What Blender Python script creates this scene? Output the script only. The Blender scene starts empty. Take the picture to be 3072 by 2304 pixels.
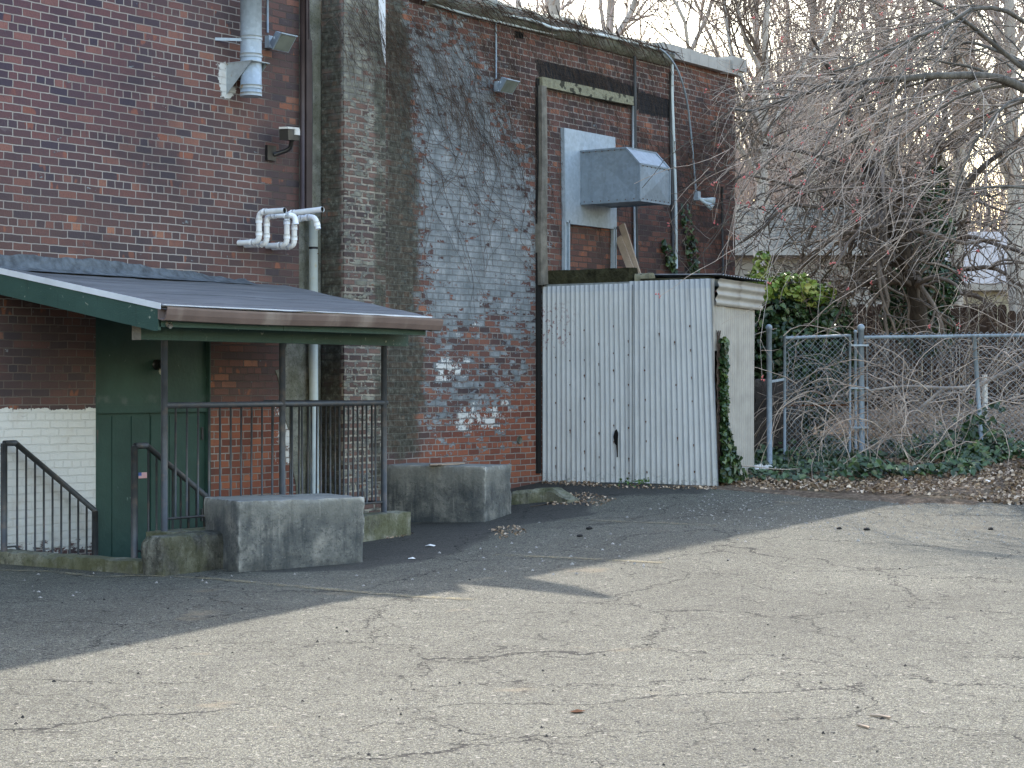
import bpy, math, random
import numpy as np
from mathutils import Vector, noise as mnoise

# ------------------------------------------------------------------ camera, sky, sun, exposure
FOC = 5891.0                       # focal length in photo pixels (3072 wide)
PHI = math.atan(0.7068)            # angle between the view axis and the brick wall
H, D = 1.6, 13.4                   # eye height, distance to the wall plane (y = 0)
scene = bpy.context.scene
cam_data = bpy.data.cameras.new("camera")
cam_data.sensor_width = 36.0
cam_data.lens = FOC / 3072 * 36.0
cam_data.clip_start, cam_data.clip_end = 0.1, 1500
cam = bpy.data.objects.new("camera", cam_data)
scene.collection.objects.link(cam)
cam.location = (0, -D, H)
cam.rotation_euler = (math.pi / 2, 0, -(math.pi / 2 - PHI))
scene.camera = cam

SUN_EL, SUN_AZ = math.radians(41), math.radians(44)     # azimuth from +X towards +Y
world = bpy.data.worlds.new("World")
scene.world = world
world.use_nodes = True
wn = world.node_tree
wn.nodes.clear()
sky = wn.nodes.new("ShaderNodeTexSky")
sky.sky_type = 'NISHITA'
sky.sun_disc = False
sky.sun_elevation = SUN_EL
sky.sun_rotation = math.pi / 2 - SUN_AZ
sky.air_density, sky.dust_density, sky.ozone_density = 2.0, 1.6, 1.5
bg = wn.nodes.new("ShaderNodeBackground")
bg.inputs[1].default_value = 0.15
wo = wn.nodes.new("ShaderNodeOutputWorld")
warm = wn.nodes.new("ShaderNodeMix")
warm.data_type = 'RGBA'; warm.blend_type = 'MULTIPLY'
warm.inputs[0].default_value = 1.0
warm.inputs[7].default_value = (1.05, 1.0, 1.05, 1)      # tints the sky light for colour balance
wn.links.new(sky.outputs[0], warm.inputs[6])
wn.links.new(warm.outputs[2], bg.inputs[0])
wn.links.new(bg.outputs[0], wo.inputs[0])
sun_data = bpy.data.lights.new("sun", 'SUN')
sun_data.energy = 2.0
sun_data.angle = math.radians(0.6)
sun_data.color = (1.0, 0.93, 0.82)
sun = bpy.data.objects.new("sun", sun_data)
scene.collection.objects.link(sun)
SD = Vector((math.cos(SUN_EL) * math.cos(SUN_AZ), math.cos(SUN_EL) * math.sin(SUN_AZ), math.sin(SUN_EL)))
sun.rotation_euler = (-SD).to_track_quat('-Z', 'Y').to_euler()
sun.location = SD * 60
scene.view_settings.view_transform = 'Standard'
scene.view_settings.look = 'None'
scene.view_settings.exposure = 1.92
scene.view_settings.gamma = 1.0
scene.cycles.max_bounces = 6
scene.cycles.transparent_max_bounces = 8

# ------------------------------------------------------------------ geometry of the place
Fv = np.array([math.cos(PHI), math.sin(PHI), 0.0])
Rv = np.array([math.sin(PHI), -math.cos(PHI), 0.0])
Uv = np.array([0.0, 0.0, 1.0])
C0 = np.array([0.0, -D, H])

def ray(px, py):
    return Fv + Rv * ((px - 1536) / FOC) + Uv * ((1152 - py) / FOC)
def P(px, py, Z):
    return C0 + ray(px, py) * Z
def W(px, py, w=0.0):                       # point on the plane w metres in front of the wall
    d = ray(px, py)
    return C0 + d * ((D - w) / d[1])
def to_px(p):
    q = np.asarray(p, float) - C0
    f = q @ Fv
    return 1536 + FOC * (q @ Rv) / f, 1152 - FOC * q[..., 2] / f

def _ctrl():
    pts = []
    def a(px, py, z=None, Z=None):
        if Z is None:
            Z = (H - z) * FOC / (py - 1152)
        pts.append(P(px, py, Z))
    for px in (0, 1536, 3072):
        a(px, 2304, z=0.0)
        a(px, 1950, z=0.04)
    a(0, 1690, z=.06); a(430, 1702, z=.07); a(715, 1723, z=.06); a(1095, 1704, z=.08)
    a(1214, 1605, z=.15); a(1456, 1572, z=.14); a(1539, 1551, z=.17)
    a(1400, 1715, z=.12); a(800, 1800, z=.08); a(2050, 1650, z=.18)
    a(1628, 1440, z=.43); a(2155, 1457, z=.44); a(1700, 1490, z=.37); a(1900, 1480, z=.39)
    a(1800, 1570, z=.26)
    a(2500, 1440, z=.46); a(3072, 1500, z=.36); a(3072, 1640, z=.17); a(2500, 1600, z=.22)
    a(2308, 1400, Z=24.0); a(2585, 1374, Z=24.4); a(3000, 1330, Z=24.3)
    a(2900, 1240, Z=28.5); a(2400, 1300, Z=29); a(3300, 1230, Z=29)
    for px in (2000, 2600, 3200, 4200):
        a(px, 1152 + (H - 1.2) / 34 * FOC, z=1.2)
        a(px, 1152 + (H - 1.25) / 60 * FOC, z=1.25)
    pts.append(np.array([5., 0., .05])); pts.append(np.array([-10., 0., 0.])); pts.append(np.array([15, 15, .3]))
    pts.append(np.array([-10., -25, 0])); pts.append(np.array([15., -25, 0.])); pts.append(np.array([40., -20, .4]))
    pts.append(np.array([60., 0, 1.2])); pts.append(np.array([10., -40, 0.]))
    return np.array(pts)
CT = _ctrl()
def _tps():
    n = len(CT)
    d = np.linalg.norm(CT[:, None, :2] - CT[None, :, :2], axis=2)
    K = np.where(d > 0, d * d * np.log(d + 1e-9), 0) + np.eye(n) * 1.5
    Pm = np.c_[np.ones(n), CT[:, :2]]
    A = np.block([[K, Pm], [Pm.T, np.zeros((3, 3))]])
    return np.linalg.solve(A, np.r_[CT[:, 2], 0, 0, 0])
TW = _tps()
def gz(x, y):
    x = np.asarray(x, float); y = np.asarray(y, float)
    sh = x.shape
    X, Y = x.ravel(), y.ravel()
    d = np.sqrt((X[:, None] - CT[None, :, 0]) ** 2 + (Y[:, None] - CT[None, :, 1]) ** 2)
    v = (np.where(d > 0, d * d * np.log(d + 1e-9), 0) @ TW[:-3]) + TW[-3] + TW[-2] * X + TW[-1] * Y
    far = np.clip((np.hypot(X - 18, Y + 5) - 30) / 25, 0, 1)
    v = np.clip(v, -.05, 1.3) * (1 - far) + 1.1 * far * (Y * .2 + X > 0) * 1.0 + 0.0
    return v.reshape(sh)
def Gd(px, py, up=0.0):                     # where the pixel's ray meets the ground
    d = ray(px, py)
    Z = np.linspace(7, 60, 500)
    pts = C0 + d * Z[:, None]
    g = gz(pts[:, 0], pts[:, 1])
    below = np.where(pts[:, 2] <= g)[0]
    i = below[0] if len(below) else 499
    i = max(i, 1)
    a = pts[i - 1, 2] - g[i - 1]; b = pts[i, 2] - g[i]
    t = a / (a - b + 1e-12)
    q = pts[i - 1] * (1 - t) + pts[i] * t
    q[2] = float(gz(q[0], q[1])) + up
    return q

# ------------------------------------------------------------------ objects and meshes
COL = scene.collection
ORG = {}
def props(o, label, cat, group=None, kind=None):
    if label: o['label'] = label
    if cat: o['category'] = cat
    if group: o['group'] = group
    if kind: o['kind'] = kind
    return o
def thing(name, label, cat, loc, group=None):
    o = bpy.data.objects.new(name, None)
    o.empty_display_size = .1
    COL.objects.link(o)
    o.location = tuple(loc)
    ORG[o.name] = np.array(loc, float)
    return props(o, label, cat, group)

class MB:
    def __init__(s):
        s.v, s.f, s.mi, s.n, s.smooth = [], [], [], 0, []
        s.m = 0; s.at = {}
    def add(s, V, F, smooth=False):
        V = np.asarray(V, float).reshape(-1, 3)
        F = [tuple(int(i) + s.n for i in f) for f in F] if not isinstance(F, np.ndarray) else (F + s.n).tolist()
        s.v.append(V); s.f.extend(F); s.mi.extend([s.m] * len(F)); s.smooth.extend([smooth] * len(F)); s.n += len(V)
        return s
    def box(s, a, b):
        a, b = np.minimum(a, b), np.maximum(a, b)
        V = [(x, y, z) for z in (a[2], b[2]) for y in (a[1], b[1]) for x in (a[0], b[0])]
        return s.add(V, [(0, 2, 3, 1), (4, 5, 7, 6), (0, 1, 5, 4), (2, 6, 7, 3), (0, 4, 6, 2), (1, 3, 7, 5)])
    def prism(s, poly, vec):                # closed polygon pushed along vec
        poly = np.asarray(poly, float); n = len(poly)
        V = np.r_[poly, poly + np.asarray(vec)]
        F = [tuple(range(n))[::-1], tuple(range(n, 2 * n))] + [(i, (i + 1) % n, n + (i + 1) % n, n + i) for i in range(n)]
        return s.add(V, F)
    def bar(s, p, q, wx, wz, up=(0, 0, 1)): # rectangular bar from p to q
        p, q = np.asarray(p, float), np.asarray(q, float)
        t = (q - p) / np.linalg.norm(q - p)
        up = np.asarray(up, float)
        if abs(t @ up) > .95: up = np.array([0., 1., 0.])
        x = np.cross(t, up); x /= np.linalg.norm(x); u = np.cross(x, t)
        c = [p + x * (i * wx / 2) + u * (j * wz / 2) for i, j in ((-1, -1), (1, -1), (1, 1), (-1, 1))]
        return s.prism(c, q - p)
    def tube(s, pts, r, n=10, cap=True):
        pts = np.asarray(pts, float)
        V, F = tubes(pts[None], np.broadcast_to(np.asarray(r, float), (1, len(pts))), n)
        k = len(pts)
        F = F.tolist()
        if cap:
            F.append(tuple(range(n))[::-1]); F.append(tuple(range((k - 1) * n, k * n)))
        return s.add(V, F, True)
    def ball(s, c, r, n=8, sc=(1, 1, 1)):
        V, F = [], []
        for i in range(n + 1):
            th = math.pi * i / n
            for j in range(2 * n):
                ph = math.pi * j / n
                V.append((c[0] + r * sc[0] * math.sin(th) * math.cos(ph), c[1] + r * sc[1] * math.sin(th) * math.sin(ph), c[2] + r * sc[2] * math.cos(th)))
        for i in range(n):
            for j in range(2 * n):
                a, b = i * 2 * n + j, i * 2 * n + (j + 1) % (2 * n)
                F.append((a, b, b + 2 * n, a + 2 * n))
        return s.add(V, F, True)
    def build(s, name, mats, parent=None, org=None, label=None):
        V = np.concatenate(s.v) if s.v else np.zeros((0, 3))
        if parent is not None: o0 = ORG[parent.name]
        elif org is not None: o0 = np.asarray(org, float)
        else: o0 = np.array([(V[:, 0].min() + V[:, 0].max()) / 2, (V[:, 1].min() + V[:, 1].max()) / 2, V[:, 2].min()])
        me = bpy.data.meshes.new(name)
        me.from_pydata((V - o0).tolist(), [], s.f)
        mats = mats if isinstance(mats, (list, tuple)) else [mats]
        for m in mats: me.materials.append(m)
        me.polygons.foreach_set('material_index', s.mi)
        me.polygons.foreach_set('use_smooth', s.smooth)
        for k, a in s.at.items():
            at = me.attributes.new(k, 'FLOAT', 'POINT')
            at.data.foreach_set('value', np.asarray(a, np.float32))
        me.update()
        o = bpy.data.objects.new(name, me)
        COL.objects.link(o)
        if parent is not None: o.parent = parent
        else: o.location = tuple(o0)
        ORG[o.name] = o0
        if label: o['label'] = label
        return o

def norm(a):
    return a / (np.linalg.norm(a, axis=-1, keepdims=True) + 1e-12)
def tubes(Pp, R, n=4):
    """Pp (B,k,3), R (B,k) -> verts, quads"""
    Pp = np.asarray(Pp, float); B, k, _ = Pp.shape
    T = np.empty_like(Pp)
    T[:, 1:-1] = Pp[:, 2:] - Pp[:, :-2]; T[:, 0] = Pp[:, 1] - Pp[:, 0]; T[:, -1] = Pp[:, -1] - Pp[:, -2]
    T = norm(T)
    ref = np.zeros((B, 1, 3)); ref[..., 2] = 1
    tm = norm(T.mean(axis=1, keepdims=True))
    alt = np.zeros((B, 1, 3)); alt[..., 0] = .6; alt[..., 1] = .8
    ref = np.where(np.abs(tm[..., 2:3]) > .8, alt, ref)
    X = norm(np.cross(T, np.broadcast_to(ref, T.shape))); Y = np.cross(X, T)
    a = np.arange(n) * 2 * np.pi / n
    V = Pp[:, :, None, :] + R[:, :, None, None] * (X[:, :, None, :] * np.cos(a)[None, None, :, None] + Y[:, :, None, :] * np.sin(a)[None, None, :, None])
    idx = np.arange(B * k * n).reshape(B, k, n)
    a0 = idx[:, :-1]; a1 = idx[:, 1:]
    Fq = np.stack([a0, a1, np.roll(a1, -1, axis=2), np.roll(a0, -1, axis=2)], axis=-1).reshape(-1, 4)
    return V.reshape(-1, 3), Fq
def spline(pts, n=24):
    pts = np.asarray(pts, float)
    q = np.r_[[2 * pts[0] - pts[1]], pts, [2 * pts[-1] - pts[-2]]]
    out = []
    m = len(pts) - 1
    for t in np.linspace(0, m - 1e-6, n):
        i = int(t); u = t - i
        p0, p1, p2, p3 = q[i:i + 4]
        out.append(.5 * ((2 * p1) + (-p0 + p2) * u + (2 * p0 - 5 * p1 + 4 * p2 - p3) * u * u + (-p0 + 3 * p1 - 3 * p2 + p3) * u ** 3))
    return np.array(out)
def grow(Pp, R, count, rng, tr=(.15, 1), ang=(.5, .9), L=(.5, 1.0), n=6, wob=.12, pull=(0, 0, 0), rf=.55, rtip=.35, init=(0, 0, 0), rmin=.001):
    """shoots springing from the polylines Pp"""
    B, k, _ = Pp.shape
    ln = np.linalg.norm(np.diff(Pp, axis=1), axis=2).sum(1)
    b = rng.choice(B, size=count, p=ln / ln.sum())
    t = rng.uniform(*tr, count) * (k - 1) * .999
    i = t.astype(int); u = (t - i)[:, None]
    s = Pp[b, i] * (1 - u) + Pp[b, i + 1] * u
    r0 = (R[b, i] * (1 - u[:, 0]) + R[b, i + 1] * u[:, 0]) * rf
    r0 = np.maximum(r0, rmin)
    tan = norm(Pp[b, i + 1] - Pp[b, i])
    pr = norm(np.cross(tan, rng.normal(size=(count, 3))))
    an = rng.uniform(*ang, count)[:, None]
    d = norm(tan * np.cos(an) + pr * np.sin(an) + np.asarray(init))
    st = (rng.uniform(*L, count) / (n - 1))[:, None]
    out = np.empty((count, n, 3)); out[:, 0] = s
    pull = np.asarray(pull, float)
    for j in range(1, n):
        d = norm(d + rng.normal(size=(count, 3)) * wob + pull / (n - 1))
        out[:, j] = out[:, j - 1] + d * st
    rr = r0[:, None] * np.linspace(1, rtip, n)[None]
    return out, np.maximum(rr, rmin * .7)
def leaves(mb, C, Nn, S, rng, fold=.25):
    """small folded leaves, one per centre"""
    m = len(C)
    Nn = norm(Nn + rng.normal(size=(m, 3)) * .35)
    A = norm(np.cross(Nn, rng.normal(size=(m, 3)))); Bv = np.cross(Nn, A)
    S = np.broadcast_to(S, (m,))[:, None]
    def pt(a, b, c): return C + (A * a + Bv * b + Nn * c) * S
    V = np.stack([pt(0, -.5, 0), pt(.45, -.3, fold), pt(.32, .25, fold * .8), pt(0, .6, 0), pt(-.32, .25, fold * .8), pt(-.45, -.3, fold)], axis=1)
    b = np.arange(m)[:, None] * 6
    Fq = np.concatenate([b + np.array([[0, 1, 2, 3]]), b + np.array([[0, 3, 4, 5]])])
    mb.add(V.reshape(-1, 3), Fq)
    mb.at.setdefault('rnd', [])
    mb.at['rnd'] = np.r_[mb.at['rnd'], np.repeat(rng.uniform(size=m), 6)]
def rot_pts(V, c, axis, ang):
    a = np.asarray(axis, float); a /= np.linalg.norm(a)
    q = V - c
    return c + q * math.cos(ang) + np.cross(a, q) * math.sin(ang) + np.outer(q @ a, a) * (1 - math.cos(ang))

# ------------------------------------------------------------------ materials
class G:
    def __init__(s, name, rough=.85, spec=.3, metal=0.0):
        s.m = bpy.data.materials.new(name); s.m.use_nodes = True
        s.t = s.m.node_tree; s.t.nodes.clear()
        s.b = s.n('ShaderNodeBsdfPrincipled')
        o = s.n('ShaderNodeOutputMaterial')
        s.t.links.new(s.b.outputs[0], o.inputs[0])
        s.set('Roughness', rough); s.set('Specular IOR Level', spec); s.set('Metallic', metal)
        s._pos = None
    def n(s, typ, **kw):
        nd = s.t.nodes.new(typ)
        for k, v in kw.items(): setattr(nd, k, v)
        return nd
    def inp(s, sock, v):
        if isinstance(v, bpy.types.NodeSocket): s.t.links.new(v, sock)
        elif isinstance(v, (tuple, list)):
            v = tuple(v)
            if sock.type == 'RGBA' and len(v) == 3: v += (1,)
            sock.default_value = v
        elif sock.type == 'RGBA': sock.default_value = (v, v, v, 1)
        elif sock.type == 'VECTOR': sock.default_value = (v, v, v)
        else: sock.default_value = v
    def set(s, k, v): s.inp(s.b.inputs[k], v)
    def pos(s):
        if s._pos is None: s._pos = s.n('ShaderNodeNewGeometry').outputs['Position']
        return s._pos
    def xyz(s, v=None):
        nd = s.n('ShaderNodeSeparateXYZ'); s.inp(nd.inputs[0], v if v is not None else s.pos()); return nd.outputs
    def vec(s, x, y, z):
        nd = s.n('ShaderNodeCombineXYZ')
        for i, v in enumerate((x, y, z)): s.inp(nd.inputs[i], v)
        return nd.outputs[0]
    def ma(s, op, a, b=0.0, c=0.0):
        nd = s.n('ShaderNodeMath', operation=op)
        s.inp(nd.inputs[0], a); s.inp(nd.inputs[1], b)
        s.inp(nd.inputs[2], c)
        return nd.outputs[0]
    def vm(s, op, a, b):
        nd = s.n('ShaderNodeVectorMath', operation=op); s.inp(nd.inputs[0], a); s.inp(nd.inputs[1], b); return nd.outputs[0]
    def noise(s, scale, detail=3, rough=.55, v=None, col=False, dist=0.0):
        nd = s.n('ShaderNodeTexNoise'); s.inp(nd.inputs['Vector'], v if v is not None else s.pos())
        s.inp(nd.inputs['Scale'], scale); s.inp(nd.inputs['Detail'], detail); s.inp(nd.inputs['Roughness'], rough); s.inp(nd.inputs['Distortion'], dist)
        return nd.outputs['Color' if col else 'Fac']
    def vor(s, scale, feature='F1', v=None, out='Distance', rnd=1.0):
        nd = s.n('ShaderNodeTexVoronoi', feature=feature); s.inp(nd.inputs['Vector'], v if v is not None else s.pos())
        s.inp(nd.inputs['Scale'], scale); s.inp(nd.inputs['Randomness'], rnd)
        return nd.outputs[out]
    def ramp(s, f, stops, interp='LINEAR'):
        nd = s.n('ShaderNodeValToRGB'); s.inp(nd.inputs[0], f)
        cr = nd.color_ramp; cr.interpolation = interp
        while len(cr.elements) < len(stops): cr.elements.new(.5)
        for e, (p, c) in zip(cr.elements, stops):
            e.position = p
            c = (c, c, c) if not isinstance(c, (tuple, list)) else c
            e.color = tuple(c) + (1,)
        return nd.outputs[0]
    def ss(s, f, a, b, lo=0.0, hi=1.0):
        nd = s.n('ShaderNodeMapRange', interpolation_type='SMOOTHSTEP')
        s.inp(nd.inputs[0], f); s.inp(nd.inputs[1], a); s.inp(nd.inputs[2], b); s.inp(nd.inputs[3], lo); s.inp(nd.inputs[4], hi)
        return nd.outputs[0]
    def mix(s, f, a, b, mode='MIX'):
        nd = s.n('ShaderNodeMix', data_type='RGBA', blend_type=mode)
        s.inp(nd.inputs[0], f); s.inp(nd.inputs[6], a); s.inp(nd.inputs[7], b)
        return nd.outputs[2]
    def attr(s, name):
        return s.n('ShaderNodeAttribute', attribute_name=name).outputs['Fac']
    def bump(s, h, dist=.01, strength=1.0):
        nd = s.n('ShaderNodeBump'); s.inp(nd.inputs['Height'], h); s.inp(nd.inputs['Distance'], dist); s.inp(nd.inputs['Strength'], strength)
        s.inp(s.b.inputs['Normal'], nd.outputs[0]); return nd
    def col(s, c): s.set('Base Color', c); return s

def simple(name, c, rough=.7, spec=.3, metal=0.0, var=.25, scale=6.0, bump=0.0, bscale=60.0, dirt=None, dscale=2.5, dlo=.5, dhi=.7, streak=False):
    g = G(name, rough, spec, metal)
    v = g.noise(scale, 4)
    a = tuple(x * (1 - var) for x in c); b = tuple(min(1, x * (1 + var)) for x in c)
    cc = g.ramp(v, [(.3, a), (.7, b)])
    if dirt:
        vec = g.vm('MULTIPLY', g.pos(), (1, 1, .15)) if streak else None
        cc = g.mix(g.ss(g.noise(dscale, 5, .6, vec), dlo, dhi), cc, dirt)
    g.col(cc)
    if bump: g.bump(g.noise(bscale, 4), bump)
    return g.m

def brick_mat(name, pal, mortar, bw=.208, rh=.0708, ms=.0065, wa=.009, gc=((.13, .15, .165), (.21, .235, .255), (.35, .375, .395))):
    g = G(name, .92, .2)
    x, y, z = g.xyz()
    u = g.ma('SUBTRACT', x, y)
    wob = g.noise(1.4, 2, .5, col=True)
    wob2 = g.noise(14, 3, .5, col=True)
    v0 = g.vec(u, z, 0.0)
    v = g.vm('ADD', v0, g.vm('MULTIPLY', g.vm('SUBTRACT', wob, (.5, .5, .5)), (.02, .02, 0)))
    v = g.vm('ADD', v, g.vm('MULTIPLY', g.vm('SUBTRACT', wob2, (.5, .5, .5)), (wa, wa * .8, 0)))
    bt = g.n('ShaderNodeTexBrick'); bt.offset = .5; bt.offset_frequency = 2; bt.squash_frequency = 6; bt.squash = .5
    g.inp(bt.inputs['Vector'], v); g.inp(bt.inputs['Color1'], 0.0); g.inp(bt.inputs['Color2'], 1.0); g.inp(bt.inputs['Mortar'], .5)
    g.inp(bt.inputs['Scale'], 1.0); g.inp(bt.inputs['Mortar Size'], ms); g.inp(bt.inputs['Mortar Smooth'], .35)
    g.inp(bt.inputs['Brick Width'], bw); g.inp(bt.inputs['Row Height'], rh)
    rnd = bt.outputs[0]; mf = bt.outputs[1]
    wnz = g.n('ShaderNodeTexWhiteNoise', noise_dimensions='1D'); g.inp(wnz.inputs['W'], g.ma('MULTIPLY', rnd, 37.7)); r2 = wnz.outputs[0]
    base = g.ramp(rnd, pal)
    # broad drift in tone, streaks inside the bricks, orange spalled spots
    drift = g.noise(.55, 4, .6)
    base = g.mix(g.ss(drift, .35, .7), base, g.mix(.5, base, (.04, .037, .046)))
    st = g.noise(1.0, 4, .6, g.vm('MULTIPLY', v0, (26, 5, 1)))
    base = g.mix(g.ss(st, .52, .75, 0, .5), base, (.085, .07, .072))
    base = g.mix(g.ss(g.ma('MULTIPLY', g.noise(3.1, 2, .5, g.vm('MULTIPLY', v0, (2.4, 1.0, 1))), g.ss(r2, .55, 1.0, .75, 1.12)), .61, .68, 0, .7), base, (.30, .12, .07))
    base = g.mix(g.ss(g.noise(2.2, 3, .6, g.vm('MULTIPLY', v0, (1.5, 3.5, 1))), .66, .76, 0, .45), base, (.2, .17, .15))
    base = g.mix(g.ss(g.noise(90, 2), .4, .75, 0, .35), base, (.06, .05, .05))
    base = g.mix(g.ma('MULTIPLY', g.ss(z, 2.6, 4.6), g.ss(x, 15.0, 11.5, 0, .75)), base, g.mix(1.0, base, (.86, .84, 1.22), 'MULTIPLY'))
    base = g.mix(g.ss(g.noise(.9, 3, .6, g.vm('MULTIPLY', v0, (.8, 2.2, 1))), .52, .68, 0, .45), base, (.045, .042, .052))
    red = g.attr('red')
    base = g.mix(g.ss(red, .2, .8, 0, .8), base, g.ramp(r2, [(0, (.15, .055, .04)), (.5, (.26, .09, .055)), (1, (.36, .13, .07))]))
    mo = g.mix(g.ss(g.attr('darkm'), .2, .8), mortar, (.085, .07, .065))
    mo = g.mix(g.ss(g.noise(.9, 4), .4, .62, 0, .55), mo, (.17, .145, .135))
    c = g.mix(mf, base, mo)
    hgt = g.ma('ADD', g.ma('MULTIPLY', mf, -1.0), g.ma('MULTIPLY', g.noise(45, 4, .6), .55))
    rough_n = g.noise(9, 5, .72)
    fine = g.noise(38, 4, .7)
    fmix = g.ma('ADD', g.ma('MULTIPLY', rough_n, .6), g.ma('MULTIPLY', fine, .4))
    # old gray paint and smeared mortar with bricks showing through
    gr = g.attr('gray')
    gl = g.noise(1.0, 4, .65, g.vm('MULTIPLY', v0, (7, 17, 1)))
    gk = g.ma('ADD', gr, g.ma('ADD', g.ma('MULTIPLY', g.ma('SUBTRACT', fmix, .5), 1.6), g.ma('ADD', g.ma('MULTIPLY', g.ma('SUBTRACT', gl, .5), 2.0), g.ma('MULTIPLY', g.ma('SUBTRACT', r2, .5), .5))))
    gk = g.ma('ADD', gk, g.ma('MULTIPLY', mf, .25))
    grm = g.ss(gk, .5, .6)
    gcol = g.ramp(g.noise(5, 5, .65), [(.3, gc[0]), (.5, gc[1]), (.72, gc[2])])
    gcol = g.mix(g.ma('MULTIPLY', mf, .55), gcol, (.14, .14, .14))
    gcol = g.mix(g.ss(fine, .56, .66, 0, .5), gcol, (.13, .13, .12))
    c = g.mix(grm, c, gcol)
    mo2 = g.attr('moss')
    mk = g.ss(g.ma('ADD', mo2, g.ma('MULTIPLY', g.ma('SUBTRACT', g.noise(4, 5, .65), .5), 1.2)), .4, .75, 0, .82)
    mcol = g.ramp(g.noise(16, 5, .7), [(.3, (.018, .019, .015)), (.47, (.05, .052, .04)), (.6, (.10, .105, .085)), (.72, (.24, .245, .21))])
    c = g.mix(mk, c, mcol)
    wh = g.attr('white')
    wn1 = g.ma('ADD', g.ma('MULTIPLY', g.ma('SUBTRACT', fmix, .5), 1.8), g.ma('MULTIPLY', g.ma('SUBTRACT', r2, .5), .3))
    wm = g.ss(g.ma('ADD', wh, g.ma('MULTIPLY', wn1, g.ss(wh, .98, .7, .5, 1.0))), .48, .54)
    wcol = g.mix(g.ss(g.noise(3.0, 5, .6), .5, .75, 0, .5), (.66, .67, .66), (.42, .35, .29))
    wcol = g.mix(g.ma('MULTIPLY', mf, .10), wcol, (.3, .28, .26))
    wm = g.ma('MULTIPLY', wm, g.ss(g.ma('ADD', g.ma('MULTIPLY', z, 1.1), g.noise(6, 5, .7, g.vm('MULTIPLY', v0, (1, 2.2, 1)))), .60, .66))
    c = g.mix(wm, c, wcol)
    ta = g.attr('tar')
    tm = g.ss(g.ma('ADD', ta, g.ma('MULTIPLY', g.ma('SUBTRACT', rough_n, .5), .8)), .45, .6)
    c = g.mix(tm, c, (.022, .022, .025))
    g.col(c)
    pk = g.ma('MULTIPLY', g.ma('ADD', grm, wm), .6)
    hgt = g.ma('ADD', hgt, g.ma('MULTIPLY', pk, g.ma('ADD', g.ma('MULTIPLY', mf, .7), g.ma('MULTIPLY', rough_n, 1.3))))
    g.bump(hgt, .011, .9)
    return g.m

PAL_L = [(0, (.072, .060, .068)), (.12, (.095, .066, .066)), (.4, (.122, .074, .068)), (.7, (.15, .082, .072)), (.93, (.185, .092, .075)), (1, (.33, .16, .105))]
M = {}
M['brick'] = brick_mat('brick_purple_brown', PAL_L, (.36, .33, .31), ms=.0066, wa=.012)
M['asphalt'] = None
def asphalt():
    g = G('asphalt', .88, .25)
    vc = g.vor(185, out='Color'); x, y, z = g.xyz(vc)
    sp = g.ramp(x, [(0, .010), (.2, .042), (.5, .084), (.8, .125), (.93, .19), (1, .30)])
    warm = g.mix(g.ma('MULTIPLY', y, .5), sp, g.mix(1.0, sp, (1.15, 1.04, .58), 'MULTIPLY'))
    warm = g.mix(1.0, warm, (1.02, 1.01, .90), 'MULTIPLY')
    vc2 = g.vor(55, out='Color'); x2, _, _ = g.xyz(vc2)
    c = g.mix(g.ss(x2, .955, .97), warm, (.02, .02, .02))
    c = g.mix(g.ss(x2, .012, .006), c, (.25, .23, .19))
    big = g.noise(.35, 5, .6)
    c = g.mix(1.0, c, g.ramp(big, [(.3, .76), (.7, 1.2)]), 'MULTIPLY')
    md = g.noise(4.5, 5, .65)
    c = g.mix(1.0, c, g.ramp(md, [(.3, .85), (.7, 1.12)]), 'MULTIPLY')
    c = g.mix(g.ss(g.noise(.9, 4, .6), .63, .75, 0, .4), c, (.27, .2, .12))
    wob = g.vm('MULTIPLY', g.vm('SUBTRACT', g.noise(1.7, 5, .65, col=True), (.5, .5, .5)), (.9, .9, 0))
    cv = g.vm('ADD', g.pos(), wob)
    e1 = g.vor(.55, 'DISTANCE_TO_EDGE', cv)
    m1 = g.ss(g.noise(.6, 4), .34, .5)
    k1 = g.ma('MULTIPLY', g.ss(e1, .0055, .002), m1)
    wob2 = g.vm('MULTIPLY', g.vm('SUBTRACT', g.noise(6, 4, .6, col=True), (.5, .5, .5)), (.25, .25, 0))
    e2 = g.vor(1.9, 'DISTANCE_TO_EDGE', g.vm('ADD', g.pos(), wob2))
    m2 = g.ma('MULTIPLY', g.ss(g.noise(.33, 2, v=g.vm('ADD', g.pos(), (7, 3, 0))), .40, .54), g.ss(g.noise(3, 3), .45, .6))
    k2 = g.ma('MULTIPLY', g.ss(e2, .0095, .004), m2)
    k = g.ma('MINIMUM', g.ma('ADD', k1, g.ma('MULTIPLY', k2, .8)), 1.0)
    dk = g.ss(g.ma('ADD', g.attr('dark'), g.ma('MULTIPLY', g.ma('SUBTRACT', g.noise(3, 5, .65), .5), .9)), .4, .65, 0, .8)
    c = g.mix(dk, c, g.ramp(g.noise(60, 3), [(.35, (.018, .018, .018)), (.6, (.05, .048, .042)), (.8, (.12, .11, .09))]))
    yl = g.ma('MULTIPLY', g.ss(g.ma('ADD', g.attr('line'), g.ma('MULTIPLY', g.ma('SUBTRACT', g.noise(8, 5, .7), .5), .9)), .45, .62), .75)
    c = g.mix(yl, c, g.mix(.35, (.36, .27, .12), c))
    c = g.mix(g.ss(g.noise(.8, 5, .7, g.vm('ADD', g.pos(), (31, 5, 0))), .62, .72, 0, .35), c, (.035, .034, .032))
    c = g.mix(k, c, (.012, .012, .012))
    g.col(c)
    h = g.ma('ADD', g.ma('MULTIPLY', x, .5), g.ma('ADD', g.ma('MULTIPLY', k, -2.5), g.ma('MULTIPLY', g.noise(30, 3), 1.2)))
    g.bump(h, .006, 1.0)
    return g.m
M['asphalt'] = asphalt()
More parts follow.
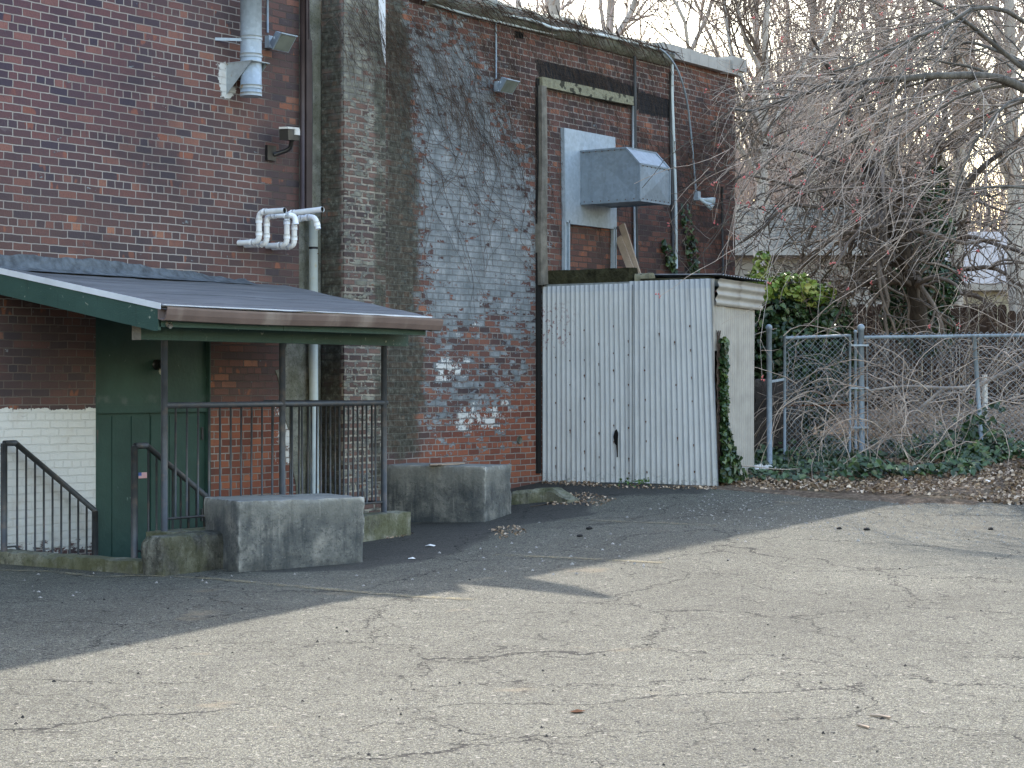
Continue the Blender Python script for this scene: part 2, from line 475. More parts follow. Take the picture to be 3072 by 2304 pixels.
def soilm():
    g = G('leafy_soil', .95, .1)
    c = g.ramp(g.noise(14, 6, .7), [(.3, (.05, .038, .027)), (.5, (.14, .105, .078)), (.65, (.27, .21, .155)), (.8, (.42, .34, .26))])
    c = g.mix(g.ss(g.noise(1.3, 4), .5, .7, 0, .6), c, (.05, .05, .025))
    g.col(c); g.bump(g.noise(22, 5, .7), .05); return g.m
M['soil'] = soilm()
def concm(name, base, dark, light, green=0.0, streak=True, edge=False):
    g = G(name, .92, .2)
    n1 = g.noise(4.0, 6, .68)
    c = g.ramp(n1, [(.28, dark), (.5, base), (.72, light)])
    if streak:
        s = g.noise(1.0, 5, .65, g.vm('MULTIPLY', g.pos(), (14, 14, 1.6)))
        c = g.mix(g.ss(s, .5, .68, 0, .7), c, dark)
        s2 = g.noise(1.0, 4, .6, g.vm('MULTIPLY', g.vm('ADD', g.pos(), (5, 2, 1)), (20, 20, 1.0)))
        c = g.mix(g.ss(s2, .64, .74, 0, .6), c, light)
    c = g.mix(g.ss(g.noise(22, 6, .78), .52, .62, 0, .65), c, dark)
    c = g.mix(g.ss(g.noise(34, 5, .8), .60, .68, 0, .7), c, light)
    pits = g.vor(45)
    c = g.mix(g.ss(pits, .2, .1, 0, .6), c, (.02, .02, .02))
    if green: c = g.mix(g.ss(g.noise(3, 5, .65), .42, .6, 0, green), c, (.085, .09, .04))
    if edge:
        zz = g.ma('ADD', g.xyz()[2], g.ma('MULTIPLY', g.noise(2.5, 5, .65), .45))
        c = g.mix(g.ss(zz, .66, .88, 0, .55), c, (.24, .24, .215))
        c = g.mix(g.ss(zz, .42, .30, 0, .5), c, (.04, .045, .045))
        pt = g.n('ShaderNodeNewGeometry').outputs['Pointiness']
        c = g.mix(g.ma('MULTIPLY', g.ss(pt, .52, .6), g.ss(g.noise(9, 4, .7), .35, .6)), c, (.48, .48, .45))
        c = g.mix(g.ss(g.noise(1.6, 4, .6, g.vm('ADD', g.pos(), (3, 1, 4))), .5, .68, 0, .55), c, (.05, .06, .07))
    g.col(c)
    g.bump(g.ma('ADD', g.noise(35, 5, .7), g.ma('MULTIPLY', g.ss(pits, .2, .05), -.6)), .012)
    return g.m
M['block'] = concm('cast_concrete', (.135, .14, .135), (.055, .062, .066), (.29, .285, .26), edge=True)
M['mossdark'] = concm('blackened_concrete', (.10, .10, .085), (.03, .03, .027), (.26, .26, .22), green=.4)
M['mossconc'] = concm('mossy_concrete', (.19, .19, .145), (.06, .06, .05), (.36, .36, .3), green=.65)
M['strip'] = concm('rough_render', (.19, .195, .175), (.08, .085, .07), (.34, .345, .31), green=.35, streak=False)
def greenm():
    g = G('old_green_paint', .6, .35)
    c = g.ramp(g.noise(2.5, 5), [(.3, (.025, .060, .051)), (.7, (.040, .086, .072))])
    c = g.mix(g.ss(g.noise(1.0, 5, .65, g.vm('MULTIPLY', g.pos(), (16, 16, 1.5))), .54, .72, 0, .55), c, (.02, .04, .036))
    c = g.mix(g.ss(g.noise(16, 5, .75), .64, .67), c, (.26, .29, .25))
    g.col(c); g.bump(g.noise(30, 4, .6, g.vm('MULTIPLY', g.pos(), (1, 1, 6))), .004); return g.m
M['green'] = greenm()
M['green_old'] = simple('green_paint', (.032, .088, .072), .55, .4, var=.25, scale=3, dirt=(.014, .05, .045), dlo=.5, dhi=.75)
def doorm():
    g = G('weathered_green_paint', .6, .35)
    c = g.ramp(g.noise(3, 4), [(.3, (.020, .052, .045)), (.7, (.032, .078, .066))])
    x, y, z = g.xyz()
    c = g.mix(g.ma('MULTIPLY', g.ss(g.ma('ADD', z, g.ma('MULTIPLY', g.noise(3.5, 4), .5)), 1.72, 1.6), g.ss(g.ma('ADD', z, g.ma('MULTIPLY', g.noise(5, 5, .7), .35)), 1.57, 1.66)), c, (.09, .12, .12))
    c = g.mix(g.ss(g.noise(7, 4, .7), .68, .74, 0, .8), c, (.2, .27, .25))
    g.col(c); g.bump(g.noise(25, 4), .004); return g.m
M['door'] = doorm()
def roofm():
    g = G('roll_roofing', .85, .25)
    x, y, z = g.xyz()
    sv = g.vm('MULTIPLY', g.pos(), (.7, 7, 1))
    c = g.ramp(g.noise(1.3, 5, .6, sv), [(.3, (.085, .09, .097)), (.7, (.17, .175, .185))])
    for k in (.52, 1.12, 1.62):
        d = g.ma('ABSOLUTE', g.ma('ADD', g.ma('ADD', y, k), g.ma('MULTIPLY', g.ma('SUBTRACT', g.noise(1.1, 3), .5), .09)))
        c = g.mix(g.ss(d, .009, .003, 0, .85), c, (.02, .02, .022))
    c = g.mix(g.ss(g.noise(3, 5, .7), .6, .75, 0, .5), c, (.22, .22, .22))
    g.col(c); g.bump(g.noise(3.5, 5, .6, sv), .03); return g.m
M['roof'] = roofm()
M['tar'] = simple('roof_tar', (.075, .09, .105), .75, .4, var=.5, scale=14, bump=.02, bscale=14)
M['trim'] = simple('pale_trim', (.62, .66, .72), .5, .4, var=.1)
M['gutter'] = simple('brown_gutter', (.15, .11, .10), .5, .4, var=.2, scale=3, dirt=(.24, .2, .18), streak=True)
M['rail'] = simple('dark_gray_paint', (.045, .05, .056), .5, .45, var=.25, scale=12, dirt=(.09, .075, .065), dscale=9)
M['pvc'] = simple('white_pvc', (.78, .81, .84), .4, .45, var=.08, dirt=(.45, .5, .5), dscale=1.4, streak=True)
M['pvcg'] = simple('aged_pvc', (.5, .58, .61), .45, .4, var=.12, dirt=(.5, .45, .3), dscale=5, dlo=.6, dhi=.75)
def galv(name, c=(.34, .41, .48), rust=.0):
    g = G(name, .55, .5, .15)
    v = g.vor(28, out='Color'); x, _, _ = g.xyz(v)
    cc = g.mix(1.0, c, g.ramp(x, [(0, .9), (1, 1.08)]), 'MULTIPLY')
    cc = g.mix(g.ss(g.noise(1.0, 5, .65, g.vm('MULTIPLY', g.pos(), (9, 9, 1.2))), .5, .72, 0, .5), cc, tuple(k * .55 for k in c))
    if rust: cc = g.mix(g.ss(g.noise(6, 5, .7), .56, .66, 0, rust), cc, (.26, .17, .08))
    g.col(cc); g.bump(g.noise(7, 2), .01); return g.m
M['galv'] = galv('galvanised_sheet')
M['galvd'] = galv('dull_duct_steel', (.20, .25, .30))
M['galvr'] = galv('rusty_galvanised_sheet', (.34, .38, .4), .8)
M['pipe'] = galv('galvanised_pipe', (.25, .31, .37))
M['brown'] = simple('brown_downpipe', (.05, .036, .038), .5, .4)
M['black'] = simple('black_plastic', (.012, .012, .013), .4, .5)
M['darkpipe'] = simple('dark_cable', (.05, .055, .06), .6, .4)
M['white'] = simple('white_paint', (.6, .6, .58), .6, .3, var=.15, dirt=(.35, .33, .3), dscale=6)
M['glass'] = simple('lamp_glass', (.16, .18, .16), .12, .8, var=.2)
M['bulb'] = simple('bulb_glass', (.5, .5, .42), .1, .9)
M['wood'] = simple('gray_timber', (.17, .16, .14), .9, .15, var=.35, scale=8, bump=.01, bscale=40, dirt=(.08, .08, .07), streak=True)
M['lintel'] = simple('lichen_lintel', (.24, .235, .17), .95, .1, var=.3, scale=9, bump=.02, bscale=25, dirt=(.05, .05, .04), dscale=9, dlo=.52, dhi=.6)
M['board'] = simple('raw_pine', (.34, .27, .21), .85, .2, var=.15, scale=9, bump=.004)
M['mossbeam'] = simple('mossy_beam', (.035, .034, .02), .95, .1, var=.6, scale=9, bump=.03, bscale=18)
M['rustpatch'] = simple('rust', (.09, .035, .015), .9, .2, var=.4, scale=30)
M['void'] = simple('dark_hole', (.01, .01, .01), .95, .1)
M['cope'] = simple('coping_paint', (.36, .355, .34), .7, .3, var=.15, dirt=(.25, .24, .22), dscale=3)
def sheetm(name, c):
    g = G(name, .5, .4, .15)
    x, y, z = g.xyz()
    cc = g.ramp(g.noise(2.2, 4), [(.3, tuple(k * .88 for k in c)), (.7, c)])
    cc = g.mix(g.ss(g.noise(1.0, 5, .65, g.vm('MULTIPLY', g.pos(), (9, 9, .9))), .52, .7, 0, .45), cc, tuple(k * .6 for k in c))
    cc = g.mix(g.ss(z, 2.68, 2.71, 0, .35), cc, (.3, .36, .46))
    # red paint splash near the top of the wall side
    sp = g.ma('MULTIPLY', g.ss(y, -.62, -.1), g.ma('MULTIPLY', g.ss(z, 1.9, 2.15), g.ss(z, 2.68, 2.4)))
    sp = g.ma('MULTIPLY', sp, g.ss(g.noise(22, 5, .75), .56, .585))
    cc = g.mix(sp, cc, (.13, .012, .016))
    cc = g.mix(g.ma('MULTIPLY', g.ss(z, .62, .42), g.ss(g.noise(20, 4, .7), .52, .62, 0, .7)), cc, (.12, .13, .12))
    g.col(cc); g.bump(g.noise(12, 3), .006); return g.m
M['sheet'] = sheetm('corrugated_steel', (.47, .50, .525))
M['sheet2'] = simple('beige_steel', (.36, .35, .33), .6, .35, var=.12, dirt=(.22, .21, .19), streak=True)
M['roofsheet'] = simple('old_roof_steel', (.2, .22, .23), .6, .35, var=.3, scale=9)
def leafm(name, stops, rough=.45, spec=.4, trans=.0):
    g = G(name, rough, spec)
    g.col(g.ramp(g.attr('rnd'), stops))
    if trans: g.set('Subsurface Weight', trans)
    return g.m
M['ivy'] = leafm('ivy_leaf', [(0, (.012, .028, .012)), (.5, (.025, .055, .018)), (.85, (.045, .09, .03)), (1, (.1, .15, .05))], .35, .55)
M['ivyy'] = leafm('sunlit_tinted_leaf', [(0, (.08, .15, .02)), (.5, (.2, .28, .05)), (1, (.36, .38, .12))], .4, .4)  # ivy leaf with sunlight put into the colour, for the shrub top
M['litter'] = leafm('fallen_leaf', [(0, (.10, .065, .042)), (.4, (.24, .175, .125)), (.75, (.4, .31, .23)), (1, (.6, .5, .4))], .9, .15)
M['moss'] = leafm('weed_leaf', [(0, (.03, .07, .015)), (1, (.09, .17, .04))])
def barkm(name, a, b, sc=9):
    g = G(name, .9, .2)
    c = g.ramp(g.noise(sc, 4, .7, g.vm('MULTIPLY', g.pos(), (1, 1, .4))), [(.3, a), (.7, b)])
    g.col(c); g.bump(g.noise(30, 4, .7), .012); return g.m
M['bark'] = barkm('gray_bark', (.045, .042, .038), (.17, .16, .145))
M['barkd'] = barkm('dark_bark', (.03, .024, .02), (.085, .07, .058))
M['twig'] = barkm('pale_twig', (.12, .10, .09), (.58, .50, .44), 1.6)
M['cane'] = barkm('bramble_cane', (.16, .12, .10), (.62, .52, .43), 2.5)
M['twigd'] = barkm('brown_twig', (.055, .044, .038), (.22, .18, .15), 2)
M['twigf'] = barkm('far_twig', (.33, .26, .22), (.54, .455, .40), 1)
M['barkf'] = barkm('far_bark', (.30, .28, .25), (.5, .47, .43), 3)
M['vine'] = barkm('vine_stem', (.04, .03, .026), (.15, .11, .09), 4)
M['bud'] = simple('red_bud', (.5, .12, .12), .6, .3, var=.3, scale=40)
M['shingle'] = None
def shingm():
    g = G('gray_shingle', .95, .1)
    x, y, z = g.xyz()
    bt = g.n('ShaderNodeTexBrick'); g.inp(bt.inputs['Vector'], g.vec(g.ma('ADD', x, g.ma('MULTIPLY', y, -.4)), g.ma('MULTIPLY', z, 1.0), 0.0))
    g.inp(bt.inputs['Color1'], (.11, .118, .11)); g.inp(bt.inputs['Color2'], (.155, .163, .15)); g.inp(bt.inputs['Mortar'], (.06, .06, .06))
    g.inp(bt.inputs['Scale'], 1.0); g.inp(bt.inputs['Mortar Size'], .008); g.inp(bt.inputs['Brick Width'], .35); g.inp(bt.inputs['Row Height'], .075)
    g.col(bt.outputs[0]); return g.m
M['shingle'] = shingm()
M['siding'] = simple('beige_siding', (.30, .285, .26), .8, .2, var=.06)
M['cream'] = simple('cream_siding', (.36, .34, .27), .8, .2, var=.1)
M['bluerf'] = simple('blue_gray_roof', (.15, .18, .22), .8, .2, var=.1)
M['dkwood'] = simple('dark_fence_wood', (.05, .034, .026), .95, .1, var=.4, scale=5)
M['bag'] = simple('white_plastic', (.6, .6, .58), .4, .4, var=.15)
M['stone'] = simple('pale_stone', (.26, .25, .23), .8, .3)
M['coal'] = simple('black_debris', (.012, .012, .012), .8, .3)

# ------------------------------------------------------------------ helpers for stains: soft masks on wall meshes
def seg_sdf(pts, poly):
    poly = np.asarray(poly, float)
    x, y = pts[:, 0], pts[:, 1]
    inside = np.zeros(len(pts), bool); dist = np.full(len(pts), 1e9)
    n = len(poly)
    for i in range(n):
        a, b = poly[i], poly[(i + 1) % n]
        e = b - a; w = pts - a
        t = np.clip((w @ e) / (e @ e + 1e-12), 0, 1)
        dist = np.minimum(dist, np.linalg.norm(w - t[:, None] * e, axis=1))
        cond = (a[1] > y) != (b[1] > y)
        xi = (b[0] - a[0]) * (y - a[1]) / (b[1] - a[1] + 1e-12) + a[0]
        inside ^= cond & (x < xi)
    return np.where(inside, -dist, dist)
def mask(V, polys, soft):
    """V (n,2) in wall metres, polys lists of (px,py) pairs mapped to the wall"""
    out = np.zeros(len(V))
    for poly in polys:
        q = np.array([W(a, b)[[0, 2]] for a, b in poly])
        out = np.maximum(out, np.clip(.5 - seg_sdf(V, q) / soft, 0, 1))
    return out
DP = lambda L: [(a * 3072 / 2212, b * 3072 / 2212) for a, b in L]     # photo overview pixels
MASKS = {
    'white': ([DP([(-200, 884), (212, 880), (212, 1190), (-200, 1190)])], .04),
    'white2': ([DP([(945, 775), (1005, 768), (1020, 800), (985, 825), (940, 828)]), DP([(985, 880), (1095, 872), (1120, 905), (1060, 930), (975, 935)]), DP([(985, 705), (1030, 705), (1035, 716), (985, 716)]), DP([(590, 880), (640, 870), (660, 1000), (600, 1010)])], .45),
    'white3': ([DP([(470, 135), (492, 135), (510, 205), (500, 220), (478, 212)])], .10),
    'gray': ([DP([(868, 30), (990, 50), (1080, 180), (1110, 290), (1166, 400), (1168, 770), (1110, 745), (1050, 705), (985, 745), (950, 770), (905, 700), (890, 430), (885, 300), (875, 200)])], .9),
    'gray2': ([DP([(905, 700), (1168, 740), (1168, 850), (1120, 870), (1110, 950), (960, 975), (900, 900)])], 1.0),
    'moss': ([DP([(828, -50), (875, -50), (895, 200), (905, 400), (908, 700), (925, 760), (905, 985), (825, 1000)])], .45),
    'red': ([DP([(1060, 850), (1170, 840), (1170, 1040), (1000, 1040), (900, 1000), (940, 950)]), DP([(455, 880), (620, 880), (640, 1100), (455, 1100)])], .5),
    'tar': ([DP([(1153, 128), (1260, 150), (1380, 188), (1378, 240), (1300, 222), (1165, 170)]), DP([(1380, 195), (1448, 215), (1448, 258), (1380, 245)]), DP([(1157, 170), (1172, 173), (1172, 600), (1166, 600)])], .05),
    'darkm': ([DP([(-300, 660), (660, 680), (660, 885), (-300, 890)]), DP([(560, -60), (668, -60), (668, 640), (560, 640)]), DP([(1200, 300), (1640, 300), (1640, 900), (1200, 900)])], .8),
}
def wall_attrs(mb):
    V = np.concatenate(mb.v)
    q = np.c_[V[:, 0], V[:, 2]]
    def mk(k): return mask(q, *MASKS[k])
    mb.at['white'] = np.maximum(np.maximum(np.clip(mk('white') * 1.0 + .12 * (mk('white') > .9), 0, 1.2), mk('white2') * .74), mk('white3'))
    for k in ('moss', 'red', 'tar', 'darkm'): mb.at[k] = mk(k)
    mb.at['gray'] = np.maximum(mk('gray') * .90, mk('gray2') * .57)
def grid_wall(xs, zs, y, holes=()):
    xs, zs = np.asarray(xs), np.asarray(zs)
    X, Z = np.meshgrid(xs, zs)
    V = np.stack([X, np.full_like(X, y), Z], -1).reshape(-1, 3)
    nx, nz = len(xs), len(zs)
    F = []
    for j in range(nz - 1):
        zc = (zs[j] + zs[j + 1]) / 2
        for i in range(nx - 1):
            xc = (xs[i] + xs[i + 1]) / 2
            if any(a < xc < b and c < zc < d for a, b, c, d in holes): continue
            F.append((j * nx + i, j * nx + i + 1, (j + 1) * nx + i + 1, (j + 1) * nx + i))
    return V, F
def lin(a, b, step, extra=()):
    n = max(1, int(round((b - a) / step)))
    return np.unique(np.round(np.r_[np.linspace(a, b, n + 1), list(extra)], 4))
# ------------------------------------------------------------------ ground: soil to the horizon, asphalt lot above it
def axis(a, b, step, far0, far1):
    core = np.linspace(a, b, int(round((b - a) / step)) + 1)
    lo = a - np.geomspace(step * 2, a - far0, 14)[::-1]; hi = b + np.geomspace(step * 2, far1 - b, 14)
    return np.r_[lo, core, hi]
XB_W = np.array([-900., 0, 2.36, 2.37, 3.65, 4.75, 5.86, 8, 15, 60, 900])
XB_X = np.array([19.56, 19.56, 19.56, 19.62, 19.35, 19.45, 20.1, 21.5, 25, 34, 34])
def xb(w):
    return np.interp(w, XB_W, XB_X)
def build_ground():
    xs = axis(2, 44, .3, -400, 500); ys = axis(-15, 26, .3, -300, 600)
    X, Y = np.meshgrid(xs, ys)
    Zg = gz(X, Y)
    w = -Y
    inlot = (X < xb(w) - .25) & (w > -.3)
    pit = (X > 10.9) & (X < 15.2) & (w > -.4) & (w < 1.9)
    rough = np.array([mnoise.noise(Vector((a * 1.3, b * 1.3, 0))) for a, b in zip(X.ravel(), Y.ravel())]).reshape(X.shape)
    Zg = Zg + np.where(inlot, -.08, .05 * rough * (np.hypot(X - 20, Y) < 30))
    Zg = np.where(pit, -1.15, Zg)
    V = np.stack([X, Y, Zg], -1).reshape(-1, 3)
    ny, nx = X.shape
    i = np.arange(ny * nx).reshape(ny, nx)
    F = np.stack([i[:-1, :-1], i[:-1, 1:], i[1:, 1:], i[1:, :-1]], -1).reshape(-1, 4)
    mb = MB(); mb.add(V, F, True)
    o = mb.build('ground', M['soil'], org=(0, 0, 0)); o['kind'] = 'structure'
PIT = (11.36, 14.62, .0, 1.42)                 # sunken stairwell: x0, x1, w0, w1
def build_lot():
    ws = np.r_[np.linspace(0, 1.42, 13), np.linspace(1.42, 14, 115)[1:], 14 + np.geomspace(.3, 46, 16)]
    core = np.unique(np.round(np.r_[np.linspace(3, 19.5, 160), PIT[0], PIT[1], 19.56], 3))
    xsn = np.r_[-60 + np.linspace(0, 1, 14) ** 1 * 62, core]
    rows = []
    rr = random.Random(4)
    for w in ws:
        e = xb(w)
        jit = (mnoise.noise(Vector((0, w * 2.3, 0))) * .25 if w > 2.5 else 0)
        x = xsn.copy()
        k = x > 15.5
        x[k] = 15.5 + (x[k] - 15.5) / (19.56 - 15.5) * (e + jit - 15.5)
        rows.append(np.stack([x, np.full_like(x, -w), gz(x, np.full_like(x, -w))], -1))
    A = np.array(rows)
    ny, nx = A.shape[:2]
    F = []
    for j in range(ny - 1):
        for i in range(nx - 1):
            c = (A[j, i] + A[j + 1, i + 1]) / 2
            if PIT[0] < c[0] < PIT[1] and -PIT[3] < c[1] < PIT[2] + .01: continue
            F.append((j * nx + i, (j + 1) * nx + i, (j + 1) * nx + i + 1, j * nx + i + 1))
    mb = MB(); mb.add(A.reshape(-1, 3), F, True)
    V = A.reshape(-1, 3)[:, :2]
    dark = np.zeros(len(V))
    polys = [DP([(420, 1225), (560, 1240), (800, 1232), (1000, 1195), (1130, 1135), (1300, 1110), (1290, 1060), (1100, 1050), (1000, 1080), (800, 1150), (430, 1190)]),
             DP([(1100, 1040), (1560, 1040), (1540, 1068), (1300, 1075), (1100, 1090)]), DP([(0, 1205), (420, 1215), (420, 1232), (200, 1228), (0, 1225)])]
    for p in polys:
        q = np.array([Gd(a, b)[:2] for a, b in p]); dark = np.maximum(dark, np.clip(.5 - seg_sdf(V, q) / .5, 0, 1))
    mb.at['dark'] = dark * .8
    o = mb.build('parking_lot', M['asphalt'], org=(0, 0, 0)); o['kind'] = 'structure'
build_ground()
build_lot()
# worn yellow bay lines, laid just above the asphalt
def linemat():
    g = G('worn_yellow_line', .9, .2)
    g.col(g.mix(g.ss(g.noise(70, 3), .4, .6), (.42, .34, .18), (.12, .11, .09)))
    a = g.ss(g.noise(9, 5, .75), .40, .56)
    g.set('Alpha', g.ma('MULTIPLY', a, .5)); return g.m
M['line'] = linemat()
def paint_line(name, pts, wd):
    q = [Gd(a, b, .006) for a, b in pts]
    q = spline(q, 40); mb = MB()
    t = norm(np.gradient(q, axis=0)); s = np.stack([-t[:, 1], t[:, 0], t[:, 2] * 0], -1) * wd / 2
    a, b = q - s, q + s
    for k in (a, b): k[:, 2] = gz(k[:, 0], k[:, 1]) + .006
    V = np.r_[a, b]; n = len(q)
    mb.add(V, [(i, i + 1, n + i + 1, n + i) for i in range(n - 1)])
    o = mb.build(name, M['line']); o['kind'] = 'structure'
    return o
paint_line('yellow_line', [(-40, 1712), (150, 1716), (300, 1732), (420, 1728), (640, 1738), (900, 1762), (1200, 1788), (1420, 1800)], .10)
paint_line('yellow_line', [(1485, 1666), (1640, 1672), (1800, 1680), (1990, 1690)], .09)
paint_line('yellow_line', [(1700, 1562), (1900, 1567), (2050, 1573), (2150, 1578)], .08)

# ------------------------------------------------------------------ the brick building
BX = lambda px, w=0.0: W(px, 1152, w)[0]       # wall metre under a photo column
def WZ(px, py, w=0.0): return W(px, py, w)[2]
DX0, DX1 = BX(287), BX(632)                    # door opening
DZ1 = 2.34
XE = BX(2205)
bld = thing('brick_building', 'long stained brick building with green double door and vine covered right wing', 'building', (12, 0, 0))
X_ST0, X_ST1 = BX(897), BX(965)
ROOF_L, ROOF_R = 5.70, 6.02
mb = MB()
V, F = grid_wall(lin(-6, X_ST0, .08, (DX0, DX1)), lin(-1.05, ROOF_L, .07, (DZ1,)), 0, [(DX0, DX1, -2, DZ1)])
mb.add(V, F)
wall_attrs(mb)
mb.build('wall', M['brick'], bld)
mb = MB()                                        # right wing wall
V, F = grid_wall(lin(X_ST1, XE, .06), lin(-.2, ROOF_R, .06), 0)
V[:, 2] = np.where(V[:, 0] < 17.3, np.minimum(V[:, 2], 5.8), V[:, 2])
mb.add(V, F)
wall_attrs(mb)
M['brickw'] = brick_mat('brick_red_brown', [(0, (.075, .055, .055)), (.25, (.125, .07, .062)), (.6, (.18, .088, .07)), (.9, (.24, .11, .08)), (1, (.36, .16, .10))], (.30, .275, .255), ms=.008, wa=.016)
mb.build('wing_wall', M['brickw'], bld)
mb = MB()                                        # hidden sides and roof slabs that throw the shade
mb.box((-6, .25, -.2), (X_ST0, 9, ROOF_L - .02)); mb.box((X_ST0, .25, -.2), (17.3, 9, 5.78)); mb.box((17.3, .25, -.2), (XE - .01, 9, ROOF_R - .02))
mb.prism([(-6, .002, ROOF_L + .001), (X_ST0, .002, ROOF_L + .001), (X_ST0, .002, ROOF_L + .01), (12.2, .002, ROOF_L + .50), (-6, .002, ROOF_L + .9)], (0, .25, 0))  # unseen sloping cap added to set the shadow edge on the lot
V, F = grid_wall(lin(0.002, 9, .3), lin(-.2, ROOF_R, .3), 0)
V = np.c_[np.full(len(V), XE), V[:, 0], V[:, 2]]
mb.add(V, F)
mb.build('back_walls_shade_cap', M['brick'], bld)
mb = MB(); mb.box((X_ST0 + .001, .02, -.1), (X_ST1 + .02, .26, 5.69)); mb.build('rendered_strip', M['strip'], bld)
# chimney-like brick pilaster
def cuboid_faces(mb, a, b, step=.08):
    (x0, y0, z0), (x1, y1, z1) = a, b
    zs = lin(z0, z1, step)
    V, F = grid_wall(lin(x0, x1, step), zs, y0); mb.add(V, F)
    V, F = grid_wall(lin(y0, y1, step), zs, 0); mb.add(np.c_[np.full(len(V), x0), V[:, 0], V[:, 2]], [f[::-1] for f in F])
    mb.add(np.c_[np.full(len(V), x1), V[:, 0], V[:, 2]], F)
    mb.add([(x0, y0, z1), (x1, y0, z1), (x1, y1, z1), (x0, y1, z1)], [(0, 1, 2, 3)])
X_P1 = W(1157, 1152, .306)[0]
def pil_mat():
    m = brick_mat('pilaster_brick', [(0, (.10, .07, .06)), (.5, (.17, .105, .085)), (1, (.26, .16, .13))], (.36, .335, .28), ms=.014, wa=.02, gc=((.11, .11, .095), (.20, .20, .17), (.34, .335, .29)))
    return m
M['pil'] = pil_mat()
mb = MB(); cuboid_faces(mb, (X_ST1, -.306, -.2), (X_P1, .0, 5.71))
V = np.concatenate(mb.v)
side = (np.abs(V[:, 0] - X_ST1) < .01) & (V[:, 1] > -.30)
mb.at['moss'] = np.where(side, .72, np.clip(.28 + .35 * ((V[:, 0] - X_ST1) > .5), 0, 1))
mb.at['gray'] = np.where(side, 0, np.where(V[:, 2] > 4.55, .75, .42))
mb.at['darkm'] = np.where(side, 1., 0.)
mb.build('chimney', M['pil'], bld)
mb = MB()                                        # pale flashing board on the pilaster's right edge
a = W(1134, 2, .31); b = W(1155, 196, .31)
mb.prism([W(1134, -60, .312), W(1156, -60, .312), W(1157, 196, .312), W(1148, 150, .312), W(1138, 60, .312)], (0, .012, 0))
mb.build('flashing', M['trim'], bld)
# render patches near the downpipe below the canopy
mb = MB()
def patch(poly, y, mb, th=.02):
    q = np.array([W(a, b, y) for a, b in poly]); mb.prism(q, (0, th, 0))
rr = random.Random(7)
def ragged(poly, amp, n=5):
    out = []
    for i in range(len(poly)):
        a, b = np.array(poly[i]), np.array(poly[(i + 1) % len(poly)])
        for k in range(n):
            out.append(tuple(a + (b - a) * k / n + np.array([rr.uniform(-amp, amp), rr.uniform(-amp, amp)])))
    return out
patch(ragged([(862, 1000), (925, 1000), (930, 1210), (915, 1480), (890, 1490), (870, 1300), (845, 1200), (830, 1110), (858, 1080)], 4), .008, mb, .006)
mb.build('render_patch', M['strip'], bld)
# coping and gravel-stop along the wing's roof edge
mb = MB()
xs = lin(BX(1240), XE + .06, .25)
for i in range(len(xs) - 1):
    if xs[i] > BX(1960):
        mb.box((xs[i], -.10, 5.93), (xs[i + 1] - .004, .3, 6.10 + .012 * rr.uniform(-1, 1)))
mb.box((XE - .3, -.13, 5.99), (XE + .1, .35, 6.17))
mb.build('coping', M['cope'], bld)
mb = MB()
V, F = [], []
n = 90
xs = np.linspace(17.25, BX(2000), n)
for i, x in enumerate(xs):
    k = mnoise.noise(Vector((x * 1.7, 0, 0)))
    for (w, z) in ((.02, 5.82), (.1 + .03 * k, 5.86), (.12 + .03 * k, 5.97), (.02, 6.07 + .06 * k), (-.3, 6.16 + .08 * k)):
        V.append((x, -w, z))
for i in range(n - 1):
    for j in range(4):
        F.append((i * 5 + j, (i + 1) * 5 + j, (i + 1) * 5 + j + 1, i * 5 + j + 1))
mb.add(V, F, True)
mb.build('roof_edge', M['strip'], bld)
mb = MB()                                        # unseen sheet added above the frame, shaped to cast a beak-shaped shadow
mb.prism([(16.75, 0.2, 6.05), (17.38, 0.2, 6.10), (17.22, -.5, 6.30), (17.0, -.9, 6.40), (16.9, -.95, 6.40)], (0, 0, .05))
mb.build('shadow_cast_sheet', M['galvr'], bld)
# door: green head panel, two leaves, frame
mb = MB(); mb.box((DX0, .05, 1.36), (DX1, .12, DZ1)); mb.box((DX0, 0.0, -.95), (DX0 + .012, .14, DZ1)); mb.box((DX1 - .012, 0.0, -.95), (DX1, .14, DZ1)); mb.box((DX0, .03, 1.33), (DX1, .12, 1.40))
mb.build('door_head_panel', M['door'], bld)
xm = (DX0 + DX1) / 2
for k, (a, b) in enumerate(((DX0 + .012, xm - .004), (xm + .004, DX1 - .012))):
    mb = MB(); mb.box((a, .07, -.93), (b, .11, 1.33))
    nb = 3
    for i in range(nb):
        x0 = a + (b - a) * i / nb; mb.box((x0 + .006, .062, -.9), (a + (b - a) * (i + 1) / nb - .006, .0701, 1.3))
    d = mb.build('door', M['door'], bld)
    for z in (1.12, .33):
        mb = MB(); xx = a + .05 if k == 0 else b - .05
        mb.box((xx - .012, .045, z - .06), (xx + .012, .062, z + .06)); mb.build('hinge', M['rail'], d)
# flag sticker on the left leaf
g = G('flag_sticker', .5, .3)
x, y, z = g.xyz()
st = g.ma('GREATER_THAN', g.ma('FRACT', g.ma('MULTIPLY', z, 1 / .0108)), .5)
cant = g.ma('MULTIPLY', g.ma('LESS_THAN', x, W(424, 1425, -.062)[0]), g.ma('GREATER_THAN', z, WZ(430, 1427, -.062)))
g.col(g.mix(cant, g.mix(st, (.6, .6, .65), (.5, .08, .1)), (.05, .1, .35)))
mb = MB(); a = W(415, 1418, -.062); b = W(440, 1434, -.062)
mb.box((a[0], .058, b[2]), (b[0], .0615, a[2])); mb.build('sticker', g.m, bld)
